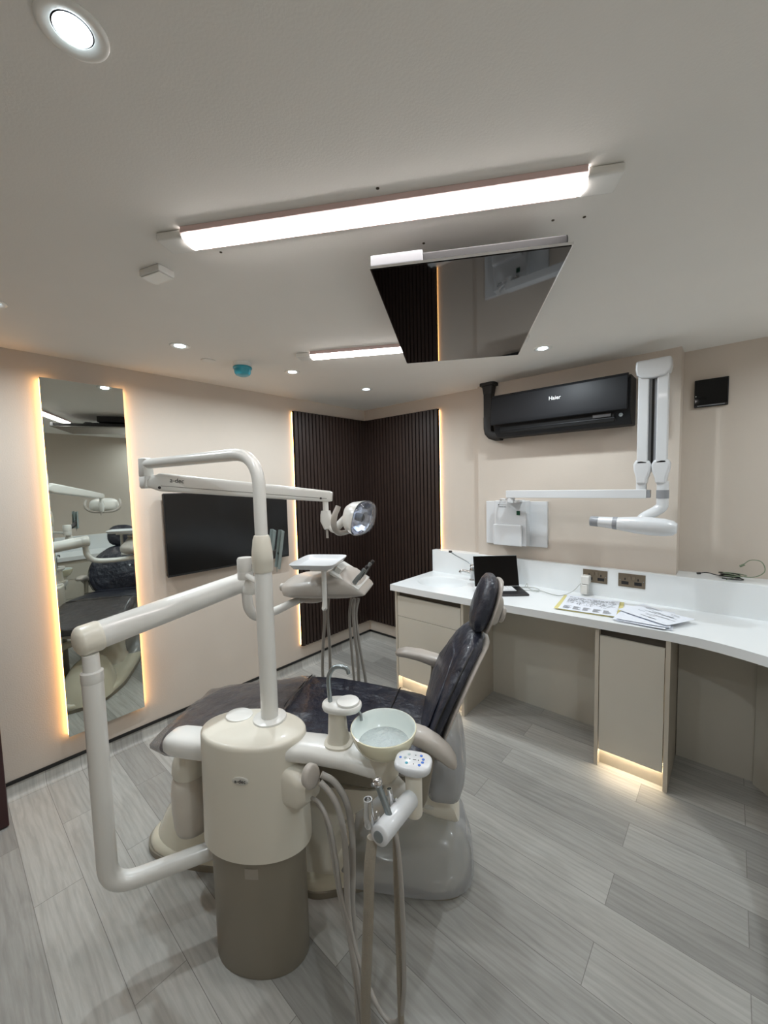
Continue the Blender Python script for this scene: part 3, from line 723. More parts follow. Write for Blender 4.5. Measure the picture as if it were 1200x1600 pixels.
def marks(at, rects):
    g = G()
    for x0, x1, y0, y1 in rects:
        g.add([at(x0, y0), at(x1, y0), at(x1, y1), at(x0, y1)], [(0, 1, 2, 3)])
    return g
fc = (2.205, -0.355); fa = math.radians(7)
t = thing('document_folder', 'pale yellow card folder holding a printed floor plan on the worktop', 'folder', (fc[0], fc[1], ZT))
g, _ = sheet(fc, fa, 0.345, 0.335, ZT + 0.001, 0.006, 3); part(t, 'back_card', g, 'yellow')
g, at = sheet((fc[0], fc[1]), fa, 0.300, 0.325, ZT + 0.006, 0.004, 5); pg = part(t, 'plan_sheet', g, 'paper', label='white printed sheet')
rnd = random.Random(11); R = []
for i in range(11):
    y = 0.12 - i * 0.012; k = -0.13
    while k < 0.12:
        w_ = rnd.uniform(0.006, 0.03); 
        if rnd.random() < 0.75: R.append((k, k + w_, y, y + 0.0026 + 0.0025 * rnd.random()))
        k += w_ + 0.005
for i in range(26):
    x = rnd.uniform(-0.09, 0.09); y = rnd.uniform(-0.045, 0.0); l = rnd.uniform(0.01, 0.035)
    R.append((x, x + l, y, y + 0.0015)) if i % 2 else R.append((x, x + 0.0015, y, y + l * 0.6))
for i in range(8):
    y = -0.075 - i * 0.0085
    for k in range(5):
        x = -0.13 + k * 0.053; R.append((x, x + rnd.uniform(0.025, 0.044), y, y + 0.003))
part(pg, 'print', marks(at, R), 'ink', label='grey lines of print')
def loose(name, label, c, ang, w, h, z, curl, seed, n):
    t = thing('paper_sheet', label, 'paper', (c[0], c[1], z), group='loose papers beside the folder')
    g, at = sheet(c, ang, w, h, z, curl, seed); part(t, 'sheet', g, 'paper')
    if n:
        rnd = random.Random(seed); R = []
        for i in range(n):
            y = rnd.uniform(-h * 0.4, h * 0.4); x = rnd.uniform(-w * 0.42, w * 0.2); R.append((x, x + rnd.uniform(0.03, 0.09), y, y + 0.0025))
        part(t, 'print', marks(at, R), 'ink', label='thin grey print')
loose('p', 'bottom sheet of the loose paper pile right of the folder', (2.500, -0.405), math.radians(4), 0.25, 0.300, ZT + 0.0010, 0.003, 21, 0)
loose('p', 'second sheet up in the loose paper pile, its corner showing at the front', (2.494, -0.410), math.radians(-3), 0.24, 0.300, ZT + 0.0065, 0.004, 22, 0)
loose('p', 'third sheet up in the loose paper pile, slightly turned', (2.502, -0.400), math.radians(1), 0.24, 0.29, ZT + 0.012, 0.004, 23, 0)
loose('p', 'top printed sheet of the loose pile, skewed with a corner jutting right', (2.535, -0.375), math.radians(-30), 0.29, 0.21, ZT + 0.019, 0.006, 24, 22)

# cables on the ledge
zl = 1.037
def cord(name, label, pts, r, m, plug):
    t = thing(name, label, 'cable', (pts[0][0], pts[0][1], zl))
    part(t, 'cord', G().tube(pts, r, 8, 6), m)
    for (p, q, rr) in plug: part(t, 'connector', G().cyl(p, q, rr, 12), m)
rnd = random.Random(4)
pts = [(2.700, 0.035, zl + 0.006), (2.74, 0.060, zl + 0.012), (2.79, 0.045, zl + 0.006)]
for k in range(16):
    a_ = k * 1.15; pts.append((2.845 + 0.045 * math.cos(a_) + rnd.uniform(-.008, .008), 0.022 + 0.022 * math.sin(a_), zl + 0.006 + 0.0016 * k))
pts += [(2.89, -0.005, zl + 0.010), (2.90, -0.020, zl + 0.006), (2.86, -0.035, zl + 0.006), (2.81, -0.03, zl + 0.006)]
cord('black_cable', 'tangled black cable on the ledge at the far right', pts, 0.0028, 'cord', [((2.695, 0.033, zl + 0.007), (2.712, 0.040, zl + 0.008), 0.006)])
pts = [(2.83, -0.045, zl + 0.004)]
for k in range(11):
    a_ = 1.2 + k * 0.9; pts.append((2.865 + 0.05 * math.cos(a_), 0.015 + 0.03 * math.sin(a_), zl + 0.012 + 0.002 * k))
pts += [(2.93, 0.0, zl + 0.02), (2.985, 0.01, zl + 0.055), (2.975, 0.03, zl + 0.105), (2.93, 0.045, zl + 0.110), (2.895, 0.05, zl + 0.075)]
cord('green_cable', 'grey-green cable standing up in a loop over the black tangle on the ledge', pts, 0.0024, 'greencord', [((2.905, 0.05, zl + 0.082), (2.885, 0.05, zl + 0.068), 0.006)])

# ================================================================ DENTAL CHAIR
VC = 0.36
ch = thing('dental_chair', 'charcoal upholstered dental chair with raised backrest on a glossy cream base', 'dental chair', (0.1, VC, 0.0), 'unit')

def cushion(path, n=32, p=2.8, nrm=None):
    """path: list of (u, z_mid, half_width, half_thickness, centre v, normal(u,z))"""
    g = G(); rings = []
    for (u, z, hw, ht, vc, (nu, nz)) in path:
        rings.append(sring((u, vc, z), (0, 1, 0), Vector((nu, 0, nz)).normalized(), hw, ht, p, n))
    return g.loft(rings)

def ease(path, dt=(0, 1)):
    return path
up_ = (0, 1)
seat = []
for u, zt_, hw in ((-0.538, 0.584, 0.10), (-0.535, 0.588, 0.15), (-0.526, 0.593, 0.195), (-0.505, 0.599, 0.230), (-0.46, 0.606, 0.252), (-0.38, 0.617, 0.264), (-0.28, 0.632, 0.270), (-0.18, 0.648, 0.274), (-0.08, 0.663, 0.278), (0.0, 0.672, 0.280), (0.10, 0.674, 0.282), (0.22, 0.662, 0.282), (0.34, 0.648, 0.280), (0.45, 0.636, 0.272), (0.53, 0.632, 0.255), (0.575, 0.632, 0.225), (0.592, 0.628, 0.18), (0.596, 0.622, 0.12)):
    ht = 0.037 if hw > 0.2 else 0.037 * (0.35 + 0.65 * hw / 0.2)
    seat.append((u, zt_ - ht, hw, ht, VC, (-0.12 if u < 0 else 0.0, 1)))
st = part(ch, 'seat_cushion', cushion(seat), 'vinyl', angle=60, label='charcoal seat and leg cushion')
# stitched seams
for u, hw, zt_ in ((-0.02, 0.272, 0.674), (0.43, 0.268, 0.639)):
    part(st, 'seam', G().tube([(u - 0.02 * (1 - abs(s)) , VC + hw * s, zt_ + 0.0005 - 0.010 * abs(s) ** 8) for s in (-0.93, -0.7, -0.35, 0, 0.35, 0.7, 0.93)], 0.0028, 6, 3), 'felt')
# clear sleeve over the leg end
sl = []
rnd = random.Random(9)
for (u, z, hw, ht, vc, nn) in seat:
    if u <= -0.02: sl.append((u - 0.004, z, hw + 0.006 + rnd.uniform(0, 0.004), ht + 0.006, vc, nn))
sl.append((-0.015, 0.640, 0.286, 0.043, VC, (-0.1, 1)))
sl = [(-0.566, 0.572, 0.20, 0.006, VC, (0, 1)), (-0.556, 0.574, 0.225, 0.014, VC, (0, 1)), (-0.545, 0.572, 0.235, 0.026, VC, (0, 1))] + sl[3:]
g = cushion(sl, 64)
g2 = G()
for k, pnt in enumerate(g.v):
    x, y, z = pnt
    w_ = 0.0035 * math.sin(34 * x + 21 * y + 2 * math.sin(17 * y)) + 0.0028 * math.sin(60 * y - 25 * x) + 0.002 * math.sin(95 * x + 40 * y)
    g2.v.append((x, y, z + (w_ if z > 0.45 else 0)))
g2.f = g.f
part(ch, 'plastic_sleeve', g2, 'sleeve', label='wrinkled clear plastic sleeve', angle=70)

# seat pan and lift
pan = []
for u, z, hw in ((-0.50, 0.515, 0.10), (-0.48, 0.518, 0.18), (-0.35, 0.535, 0.20), (-0.15, 0.565, 0.22), (0.05, 0.582, 0.23), (0.30, 0.565, 0.23), (0.50, 0.548, 0.21), (0.58, 0.545, 0.12)):
    pan.append((u, z - 0.006, hw, 0.020, VC, (0, 1)))
part(ch, 'seat_pan', cushion(pan), 'grey_plastic', angle=60)
under = [(0.02, 0.50, 0.13, 0.045, VC, (0, 1)), (0.05, 0.49, 0.16, 0.06, VC, (0, 1)), (0.36, 0.47, 0.16, 0.065, VC, (0, 1)), (0.48, 0.46, 0.13, 0.05, VC, (0, 1))]
part(ch, 'lift_housing', cushion(under, p=4), 'taupe_plastic', angle=50, label='taupe lift housing under the seat')

# floor base: long boat-shaped plate
def smooth_loop(pts, n=72):
    P = [Vector((a, b, 0)) for a, b in pts]; o = []; m_ = len(P)
    for i in range(m_):
        a, b, c, d_ = P[i - 1], P[i], P[(i + 1) % m_], P[(i + 2) % m_]
        for k in range(n // m_):
            t = k / (n // m_); o.append(0.5 * ((2 * b) + (c - a) * t + (2 * a - 5 * b + 4 * c - d_) * t * t + (3 * b - a - 3 * c + d_) * t ** 3))
    return o
base_pts = [(-0.712, 0.34), (-0.698, 0.25), (-0.61, 0.190), (-0.44, 0.170), (-0.25, 0.175), (0.0, 0.17), (0.13, 0.135), (0.26, 0.172), (0.36, 0.205), (0.50, 0.215), (0.62, 0.205), (0.70, 0.235), (0.745, 0.32), (0.745, 0.45), (0.66, 0.56), (0.45, 0.60), (0.20, 0.60), (-0.10, 0.60), (-0.40, 0.58), (-0.62, 0.49)]
loop = smooth_loop(base_pts, 100)
cen = Vector((0.02, 0.38, 0))
def blp(sc, z): return [cen + (p - cen) * sc + Vector((0, 0, z)) for p in loop]
part(ch, 'base_skirt', G().loft([blp(1.0, 0.0), blp(1.0, 0.026), blp(0.985, 0.028)]), 'taupe_plastic', label='dark taupe skirt at floor level')
part(ch, 'floor_base', G().loft([blp(0.984, 0.0285), blp(0.985, 0.040), blp(0.965, 0.056), blp(0.90, 0.068), blp(0.6, 0.074)]), 'cream_gloss', angle=60, label='glossy cream base cover')
# raised rounded nose at the foot end
rings = []
for k, (z, a, b, du) in enumerate(((0.028, 0.262, 0.180, 0.0), (0.07, 0.245, 0.170, 0.004), (0.13, 0.225, 0.155, 0.014), (0.19, 0.185, 0.130, 0.030), (0.235, 0.140, 0.10, 0.046), (0.262, 0.09, 0.065, 0.060), (0.270, 0.03, 0.02, 0.066))):
    rings.append(sring((-0.440 + du, 0.362, 0.028 + (z - 0.028) * 1.06), (1, 0, 0), (0, 1, 0), a * 1.0, b * 1.04, 2.3, 40))
part(ch, 'base_nose', G().loft(rings), 'cream_gloss', angle=60, label='rounded glossy cream nose of the base')
# fairing that sweeps up from the base to the seat
rings = []
for z, u0, u1, hv in ((0.05, -0.10, 0.30, 0.17), (0.10, -0.06, 0.215, 0.155), (0.18, -0.02, 0.215, 0.145), (0.27, 0.01, 0.27, 0.14), (0.34, 0.02, 0.36, 0.14), (0.42, 0.03, 0.44, 0.14)):
    rings.append(sring(((u0 + u1) / 2, VC - 0.02, z), (1, 0, 0), (0, 1, 0), (u1 - u0) / 2, hv, 4, 36))
part(ch, 'lift_column', G().loft(rings), 'cream_plastic', angle=50)
# rear link with small badge
g = G().loft([sring((u, 0.36, z), (0, 1, 0), (-0.35, 0, 1), 0.105, h_, 4, 28) for u, z, h_ in ((0.40, 0.40, 0.05), (0.50, 0.365, 0.062), (0.60, 0.335, 0.060), (0.675, 0.318, 0.050), (0.69, 0.315, 0.038))])
rl = part(ch, 'rear_link', g, 'cream_plastic', angle=50)
bd = part(rl, 'badge', G().lathe((0.585, 0.2545, 0.338), [(0.020, 0), (0.020, 0.002), (0.018, 0.0028)], (0, -1, 0), 28, 1.0, 0.45, ref=(1, 0, 0)), 'logo_plate', label='small oval badge')
# translucent cover over the head end of the base
rings = []
for z, a0, a1, b0, b1 in ((0.030, 0.10, 0.760, 0.172, 0.615), (0.072, 0.14, 0.755, 0.180, 0.61), (0.10, 0.30, 0.744, 0.21, 0.59), (0.16, 0.45, 0.728, 0.235, 0.57), (0.205, 0.52, 0.69, 0.28, 0.53), (0.22, 0.57, 0.65, 0.33, 0.48)):
    rings.append(sring(((a0 + a1) / 2, (b0 + b1) / 2, z), (1, 0, 0), (0, 1, 0), (a1 - a0) / 2, (b1 - b0) / 2, 3.6, 56))
part(ch, 'base_cover', G().loft(rings, False, True), 'clear', angle=60, label='cloudy translucent plastic cover over the base')
# translucent cover over the lift hinge
rings = []
for z, a0, a1, b0, b1 in ((0.398, 0.585, 0.700, 0.215, 0.50), (0.404, 0.575, 0.712, 0.205, 0.51), (0.45, 0.575, 0.726, 0.200, 0.515), (0.52, 0.58, 0.732, 0.200, 0.515), (0.60, 0.585, 0.722, 0.205, 0.51), (0.65, 0.59, 0.70, 0.22, 0.50), (0.672, 0.60, 0.675, 0.25, 0.47)):
    rings.append(sring(((a0 + a1) / 2, (b0 + b1) / 2, z), (1, 0, 0), (0, 1, 0), (a1 - a0) / 2, (b1 - b0) / 2, 4.0, 40))
part(ch, 'hinge_cover', G().loft(rings), 'clear', angle=60, label='cloudy translucent plastic cover behind the armrest')

# backrest
bp2 = []
pathb = [(0.548, 0.590, 0.13), (0.550, 0.600, 0.18), (0.556, 0.630, 0.222), (0.570, 0.690, 0.252), (0.592, 0.760, 0.268), (0.622, 0.835, 0.268), (0.655, 0.900, 0.250), (0.690, 0.960, 0.215), (0.722, 1.005, 0.172), (0.748, 1.035, 0.13), (0.765, 1.052, 0.098), (0.775, 1.060, 0.06)]
for i, (u, z, hw) in enumerate(pathb):
    a_ = pathb[max(0, i - 1)]; b_ = pathb[min(len(pathb) - 1, i + 1)]
    tu, tz = b_[0] - a_[0], b_[1] - a_[1]; l = math.hypot(tu, tz); nn = (-tz / l, tu / l)
    ht = 0.036 if 0 < i < len(pathb) - 2 else 0.022
    bp2.append((u - nn[0] * 0.036, z - nn[1] * 0.036, hw, ht, VC, nn))
bk = part(ch, 'backrest', cushion(bp2, 40, 2.7), 'vinyl', angle=60, label='charcoal contoured backrest')
# lumbar pad and piping on the backrest
lp_ = []
for i, (u, z, hw) in enumerate(pathb[2:8]):
    s = (0.55, 0.78, 0.86, 0.82, 0.66, 0.40)[i]
    nn = bp2[i + 2][5]; lp_.append((u + nn[0] * -0.006, z - nn[1] * 0.006, hw * s, 0.013, VC, nn))
part(bk, 'lumbar_pad', cushion(lp_, 32, 2.4), 'vinyl', angle=60, label='raised lumbar pad')
for sgn in (-1, 1):
    pts = [(q[0] - q[5][0] * -0.012, VC + sgn * (q[2] + 0.001), q[1] + q[5][1] * 0.0) for q in bp2[2:10]]
    part(bk, 'piping', G().tube(pts, 0.0035, 8, 4), 'black')
shell = []
for (u, z, hw, ht, vc, nn) in bp2: shell.append((u - nn[0] * 0.036, z - nn[1] * 0.036, hw * 0.95, 0.014, vc, nn))
part(ch, 'back_shell', cushion(shell, 40, 2.6), 'grey_plastic', angle=60, label='warm grey back shell')
sp = [(0.60, 0.500, 0.07), (0.625, 0.60, 0.075), (0.655, 0.70, 0.08), (0.695, 0.80, 0.08), (0.74, 0.89, 0.07)]
g = G().loft([sring((u, VC, z), (0, 1, 0), (0.93, 0, -0.37), w_, 0.022, 4, 28) for u, z, w_ in sp])
part(ch, 'back_support', g, 'grey_plastic', angle=50, label='grey support arm behind the backrest')

# headrest
hp = Vector((0.808, VC, 1.150)); hd = Vector((0.32, 0, 0.947)).normalized(); hn = Vector((-hd.z, 0, hd.x))
rings = []
for s, a, b in ((-0.112, 0.045, 0.012), (-0.105, 0.080, 0.024), (-0.08, 0.110, 0.033), (-0.04, 0.128, 0.038), (0.0, 0.132, 0.038), (0.04, 0.126, 0.036), (0.075, 0.108, 0.032), (0.098, 0.080, 0.024), (0.108, 0.045, 0.012)):
    rings.append(sring(hp + hd * s, (0, 1, 0), hn, a, b, 2.5, 36))
hr = part(ch, 'headrest', G().loft(rings), 'vinyl', angle=60, label='charcoal oval headrest pad')
rings = []
for s, a in ((-0.106, 0.05), (-0.098, 0.082), (-0.075, 0.108), (-0.04, 0.124), (0.0, 0.128), (0.04, 0.122), (0.072, 0.105), (0.094, 0.078), (0.102, 0.045)):
    rings.append(sring(hp + hd * s - hn * 0.036, (0, 1, 0), hn, a, 0.010, 2.5, 36))
part(hr, 'pad_shell', G().loft(rings), 'grey_plastic', angle=60, label='warm grey shell')
g = G().loft([sring(hp + hd * s - hn * d_, (0, 1, 0), hd, a, b, 4, 24) for s, d_, a, b in ((-0.015, 0.044, 0.055, 0.062), (-0.018, 0.066, 0.050, 0.055), (-0.020, 0.072, 0.040, 0.045))])
part(hr, 'hinge_block', g, 'grey_plastic', angle=50)
kp = hp - hd * 0.028 - hn * 0.078
part(hr, 'lock_knob', G().lathe(kp, [(0.030, 0), (0.032, 0.003), (0.032, 0.012), (0.026, 0.016)], -hn, 28), 'grey_plastic', label='round grey lock knob')
part(ch, 'headrest_stem', G().loft([sring((u, VC, z), (0, 1, 0), (0.93, 0, -0.3), 0.032, 0.006, 4, 20) for u, z in ((0.775, 0.97), (0.80, 1.03), (0.818, 1.065), (0.835, 1.13))]), 'grey_plastic')

# armrests
def armrest(v, rear):
    g = G()
    if rear:   # near one: front hidden behind the bowl, droops at the rear
        sec = [(0.445, 0.768, 0.016, 0.010), (0.455, 0.772, 0.030, 0.018), (0.50, 0.774, 0.038, 0.022), (0.54, 0.770, 0.040, 0.025), (0.58, 0.758, 0.040, 0.028), (0.62, 0.736, 0.038, 0.028), (0.655, 0.708, 0.036, 0.026), (0.678, 0.682, 0.030, 0.020), (0.688, 0.666, 0.020, 0.010)]
    else:
        sec = [(0.402, 0.776, 0.012, 0.006), (0.412, 0.782, 0.030, 0.014), (0.45, 0.786, 0.042, 0.019), (0.52, 0.776, 0.046, 0.023), (0.60, 0.752, 0.044, 0.028), (0.65, 0.735, 0.040, 0.028), (0.675, 0.72, 0.028, 0.018)]
    rings = []
    for i, (u, z, a, b) in enumerate(sec):
        p, q = sec[max(0, i - 1)], sec[min(len(sec) - 1, i + 1)]; t_ = Vector((q[0] - p[0], 0, q[1] - p[1])).normalized()
        rings.append(sring((u, v, z), (0, 1, 0), Vector((-t_.z, 0, t_.x)), a, b, 2.6, 28))
    ar = part(ch, 'armrest', g.loft(rings), 'grey_plastic', angle=60, label='warm grey curved armrest')
    s = [(0.60, 0.745), (0.600, 0.70), (0.592, 0.65), (0.580, 0.58), (0.572, 0.53), (0.560, 0.50)]
    part(ar, 'armrest_post', G().loft([sring((u, v + 0.012, z), (1, 0, 0), (0, 1, 0), 0.026 - 0.001 * i, 0.016, 3.2, 22) for i, (u, z) in enumerate(s)]).loft([sring((0.565, v + 0.012 + d_, 0.515), (1, 0, 0), (0, 0, 1), 0.02, 0.018, 3, 20) for d_ in ((0, 0.09) if v < VC else (0, -0.09))]), 'taupe_plastic', angle=60, label='taupe armrest post')
armrest(0.062, True)
armrest(0.672, False)

# ================================================================ SUPPORT COLUMN WITH CUSPIDOR
co = thing('cuspidor_column', 'cream and taupe cylindrical support column carrying the rinse bowl', 'dental unit', (0, 0, 0), 'unit')
CU, CV = 0.010, -0.034      # the column is oval in plan
def ov(z, a, b, p=2.05): return sring((CU, CV, z), (1, 0, 0), (0, 1, 0), a, b, p, 72)
part(co, 'lower_column', G().loft([ov(0.0, 0.164, 0.104), ov(0.004, 0.166, 0.106), ov(0.5, 0.166, 0.106)]), 'taupe_plastic', label='plain taupe lower column')
prof_h = [(0.4215, 0.187, 0.118), (0.424, 0.191, 0.121), (0.430, 0.191, 0.121), (0.55, 0.188, 0.118), (0.70, 0.1855, 0.1155), (0.790, 0.1845, 0.1145), (0.799, 0.1835, 0.1135), (0.8045, 0.180, 0.110), (0.8075, 0.173, 0.103), (0.811, 0.12, 0.07), (0.813, 0.06, 0.035), (0.8135, 0.004, 0.003)]
part(co, 'upper_housing', G().loft([ov(z, a_, b_) for z, a_, b_ in prof_h]), 'cream_plastic', angle=50, label='cream oval housing')
def on_oval(th, a_, b_, z): return Vector((CU + a_ * math.cos(th), CV + b_ * math.sin(th), z))
part(co, 'parting_seam', G().tube([on_oval(math.radians(d_), 0.1868, 0.1168, z) for d_, z in ((-42, 0.640), (-28, 0.655), (-12, 0.668), (5, 0.675))], 0.0016, 6), 'gap')
part(co, 'top_cap', G().lathe((-0.068, 0.012, 0.8085), [(0.046, 0), (0.048, 0.004), (0.046, 0.008), (0.038, 0.0095), (0.001, 0.010)], (0.04, 0.0, 1), 40, 1.0, 0.9), 'white_plastic', angle=50, label='round blanking cap')
PXL = (0.0224, -0.1400, 0.7007)
lz = PXL[2]; th = -math.acos(max(-1, min(1, (PXL[0] - CU) / 0.185)))
q_ = on_oval(th, 0.1855, 0.1155, lz); nn_ = Vector((math.cos(th) / 0.1855, math.sin(th) / 0.1155, 0)).normalized(); tt_ = Vector((-nn_.y, nn_.x, 0))
part(co, 'badge', G().lathe(q_ - nn_ * 0.001, [(0.0275, 0), (0.0275, 0.003), (0.025, 0.004)], nn_, 36, 1.0, 0.5, ref=tt_), 'logo_plate', label='oval silver badge')
text(co, 'brand_mark', 'a-dec', 0.0175, q_ + nn_ * 0.0036, tt_, (0, 0, 1), 'ink', 0.0004, label='dark lettering')
TP = (0.0374, -0.1300, 0.3745)
th0 = -math.acos(max(-1, min(1, (TP[0] - CU) / 0.166))); g = G(); n_ = 6
for z in (TP[2] - 0.016, TP[2] + 0.020):
    for k in range(n_ + 1): g.v.append(tuple(on_oval(th0 + (k / n_ - 0.5) * 0.27, 0.1672, 0.1072, z)))
g.f += [(k, k + 1, k + 2 + n_, k + 1 + n_) for k in range(n_)]
part(co, 'tape_strip', g, 'tape', label='small patch of frosted tape')

# left arm stub with water bottle
def arm_bar(pts, hw, hh, n=30, p=3.0):
    rings = []
    for i, (u, v, z, s) in enumerate(pts):
        a, b = pts[max(0, i - 1)], pts[min(len(pts) - 1, i + 1)]
        t_ = Vector((b[0] - a[0], b[1] - a[1], 0)).normalized(); rings.append(sring((u, v, z), (-t_.y, t_.x, 0), (0, 0, 1), hw * s, hh * s, p, n))
    return G().loft(rings)
part(co, 'side_arm', arm_bar([(-0.150, 0.03, 0.678, 1), (-0.30, 0.04, 0.674, 1), (-0.345, 0.045, 0.673, 0.96), (-0.372, 0.048, 0.672, 0.82), (-0.384, 0.049, 0.672, 0.5)], 0.060, 0.041), 'white_plastic', angle=50, label='glossy white arm stub on the left')
bt = (-0.350, 0.105)
part(co, 'bottle_mount', G().lathe((bt[0], bt[1], 0.500), [(0.060, 0.0), (0.066, 0.015), (0.064, 0.05), (0.055, 0.075), (0.045, 0.09), (0.040, 0.14)], (0, 0, 1), 36), 'cream_plastic', angle=50)
part(co, 'water_bottle', G().lathe((bt[0], bt[1], 0.262), [(0.001, 0.0), (0.046, 0.001), (0.062, 0.010), (0.068, 0.035), (0.073, 0.10), (0.073, 0.18), (0.069, 0.215), (0.062, 0.232), (0.058, 0.238)], (0, 0, 1), 36), 'bottle', angle=50, label='translucent grey water bottle')
# right arm to the bowl
part(co, 'bowl_arm', arm_bar([(0.150, -0.050, 0.762, 1), (0.25, -0.052, 0.762, 1.0), (0.36, -0.062, 0.760, 1.0), (0.44, -0.078, 0.757, 0.98), (0.495, -0.085, 0.755, 0.85), (0.515, -0.087, 0.755, 0.5)], 0.056, 0.029), 'white_plastic', angle=50, label='glossy white arm under the bowl')
part(co, 'bowl_pedestal', G().lathe((0.475, -0.09, 0.718), [(0.030, 0.0), (0.042, 0.006), (0.046, 0.02), (0.048, 0.070), (0.052, 0.094)], (0, 0, 1), 40), 'cream_plastic', angle=50)
bc = (0.475, -0.09)
bo = part(co, 'rinse_bowl', G().lathe((bc[0], bc[1], 0.808), [(0.052, 0.0), (0.064, 0.003), (0.080, 0.016), (0.092, 0.036), (0.0985, 0.058), (0.1015, 0.070), (0.1010, 0.0735), (0.0985, 0.0745)], (0, 0, 1), 56, cap1=False), 'bowl_out', angle=60, label='pale yellow outside of the rinse bowl')
part(bo, 'bowl_lining', G().lathe((bc[0], bc[1], 0.808), [(0.0985, 0.0746), (0.0965, 0.073), (0.094, 0.058), (0.087, 0.036), (0.076, 0.020), (0.060, 0.011), (0.030, 0.007), (0.001, 0.006)], (0, 0, 1), 56, cap0=False), 'bowl_in', angle=60, label='pale mint lining')
part(bo, 'water', G().lathe((bc[0], bc[1], 0.831), [(0.0800, 0.0), (0.001, 0.0006)], (0, 0, 1), 40, cap0=False), 'water', label='shallow clear water')
part(bo, 'strainer', G().lathe((bc[0], bc[1], 0.8165), [(0.030, 0), (0.029, 0.006), (0.022, 0.009), (0.001, 0.010)], (0, 0, 1), 32), 'xwhite')
# cup filler tower
tw = (0.318, -0.045)
part(co, 'filler_tower', G().loft([sring((tw[0] + du, tw[1], z), (1, 0, 0), (0, 1, 0), a, b, 2.6, 32) for z, a, b, du in ((0.780, 0.046, 0.048, 0), (0.794, 0.046, 0.048, 0), (0.798, 0.036, 0.038, -0.002), (0.815, 0.031, 0.033, -0.003), (0.88, 0.027, 0.030, -0.004), (0.90, 0.027, 0.030, -0.004))]), 'cream_plastic', angle=40, label='cream filler tower')
part(co, 'filler_head', G().loft([sring((0.331, tw[1], z), (1, 0, 0), (0, 1, 0), a, b, 2.4, 40) for z, a, b in ((0.898, 0.052, 0.034), (0.903, 0.062, 0.041), (0.912, 0.065, 0.043), (0.920, 0.064, 0.042), (0.923, 0.060, 0.038))]), 'white_plastic', angle=50, label='oval white filler head')
part(co, 'filler_lid', G().lathe((0.352, tw[1], 0.9235), [(0.036, 0), (0.037, 0.003), (0.035, 0.0065), (0.001, 0.008)], (0, 0, 1), 36), 'white_plastic', angle=50, label='round white lid')
part(co, 'cup_spout', G().tube([(0.292, -0.045, 0.92), (0.289, -0.045, 0.98), (0.292, -0.045, 1.012), (0.308, -0.043, 1.035), (0.332, -0.042, 1.040), (0.350, -0.042, 1.034), (0.356, -0.042, 1.018)], [0.0075, 0.0075, 0.0075, 0.0073, 0.0070, 0.0068, 0.0065], 16), 'steel', label='curved steel spout')
part(co, 'bowl_spout', G().tube([(0.386, -0.045, 0.895), (0.394, -0.05, 0.888), (0.397, -0.055, 0.872)], 0.005, 12), 'steel')
# hose manifold on the right flank
mk = Vector((0.2664, -0.1500, 0.7394)); mk2 = Vector((0.2193, -0.1000, 0.6592))
part(co, 'manifold_bracket', G().loft([sring(mk2 + Vector((du, dv, dz)), (0, 0, 1), (0.5, 0.86, 0), a, b, 4, 24) for du, dv, dz, a, b in ((-0.06, 0.03, 0, 0.070, 0.05), (0.0, 0.0, 0.0, 0.055, 0.045), (0.028, -0.014, 0.010, 0.030, 0.03))]), 'cream_plastic', angle=40)
kn = Vector((0.85, -0.52, 0.15)).normalized()
part(co, 'manifold_knob', G().lathe(mk - kn * 0.03, [(0.020, 0), (0.034, 0.004), (0.036, 0.022), (0.033, 0.027), (0.025, 0.029), (0.001, 0.029)], kn, 36, 0.8, 1.0), 'grey_plastic', angle=50, label='round grey hose knob')

# ================================================================ OPERATING LIGHT
ol = thing('operating_light', 'white operating light on a bent post, its reflector turned to the headrest', 'lamp', (0.047, 0.02, 0.80), 'unit')
pu, pv_ = 0.050, 0.010
part(ol, 'post_flange', G().lathe((pu, pv_, 0.8085), [(0.056, 0.0), (0.058, 0.004), (0.056, 0.010), (0.045, 0.013), (0.036, 0.014)], (0, 0, 1), 40), 'white_plastic', angle=50)
part(ol, 'post', G().cyl((pu, pv_, 0.80), (pu, pv_, 1.352), 0.0295, 32), 'white_plastic', label='glossy white post')
part(ol, 'post_collar', G().lathe((pu, pv_, 1.335), [(0.0315, 0.0), (0.034, 0.006), (0.035, 0.035), (0.0355, 0.036), (0.0345, 0.07), (0.029, 0.112), (0.0245, 0.125), (0.0225, 0.126)], (0, 0, 1), 36), 'cream_plastic', angle=40, label='tapered cream collar')
pe = Vector((-0.573, 0.236, 1.732))
dirp = (pe - Vector((pu, pv_, 1.74))).normalized()
part(ol, 'bent_tube', G().bend([(pu, pv_, 1.455), (pu, pv_, 1.740), tuple(pe)], 0.0212, 0.12, 24, 12), 'white_plastic', angle=50, label='bent white tube')
part(ol, 'pivot_block', G().loft([sring(pe + Vector((0, 0, z)), dirp, (-dirp.y, dirp.x, 0), a, b, 4, 28) for z, a, b in ((0.026, 0.018, 0.015), (0.021, 0.026, 0.021), (-0.05, 0.027, 0.022), (-0.052, 0.0255, 0.0205), (-0.054, 0.027, 0.022), (-0.094, 0.027, 0.022), (-0.102, 0.020, 0.017))]), 'white_plastic', angle=40)
a0 = Vector((-0.556, 0.234, 1.660)); a1 = Vector((0.190, 0.378, 1.576))
ad = (a1 - a0).normalized(); sv = Vector((-ad.y, ad.x, 0)).normalized(); uv_ = ad.cross(sv) * -1
if uv_.z < 0: uv_ = -uv_
L_ = (a1 - a0).length
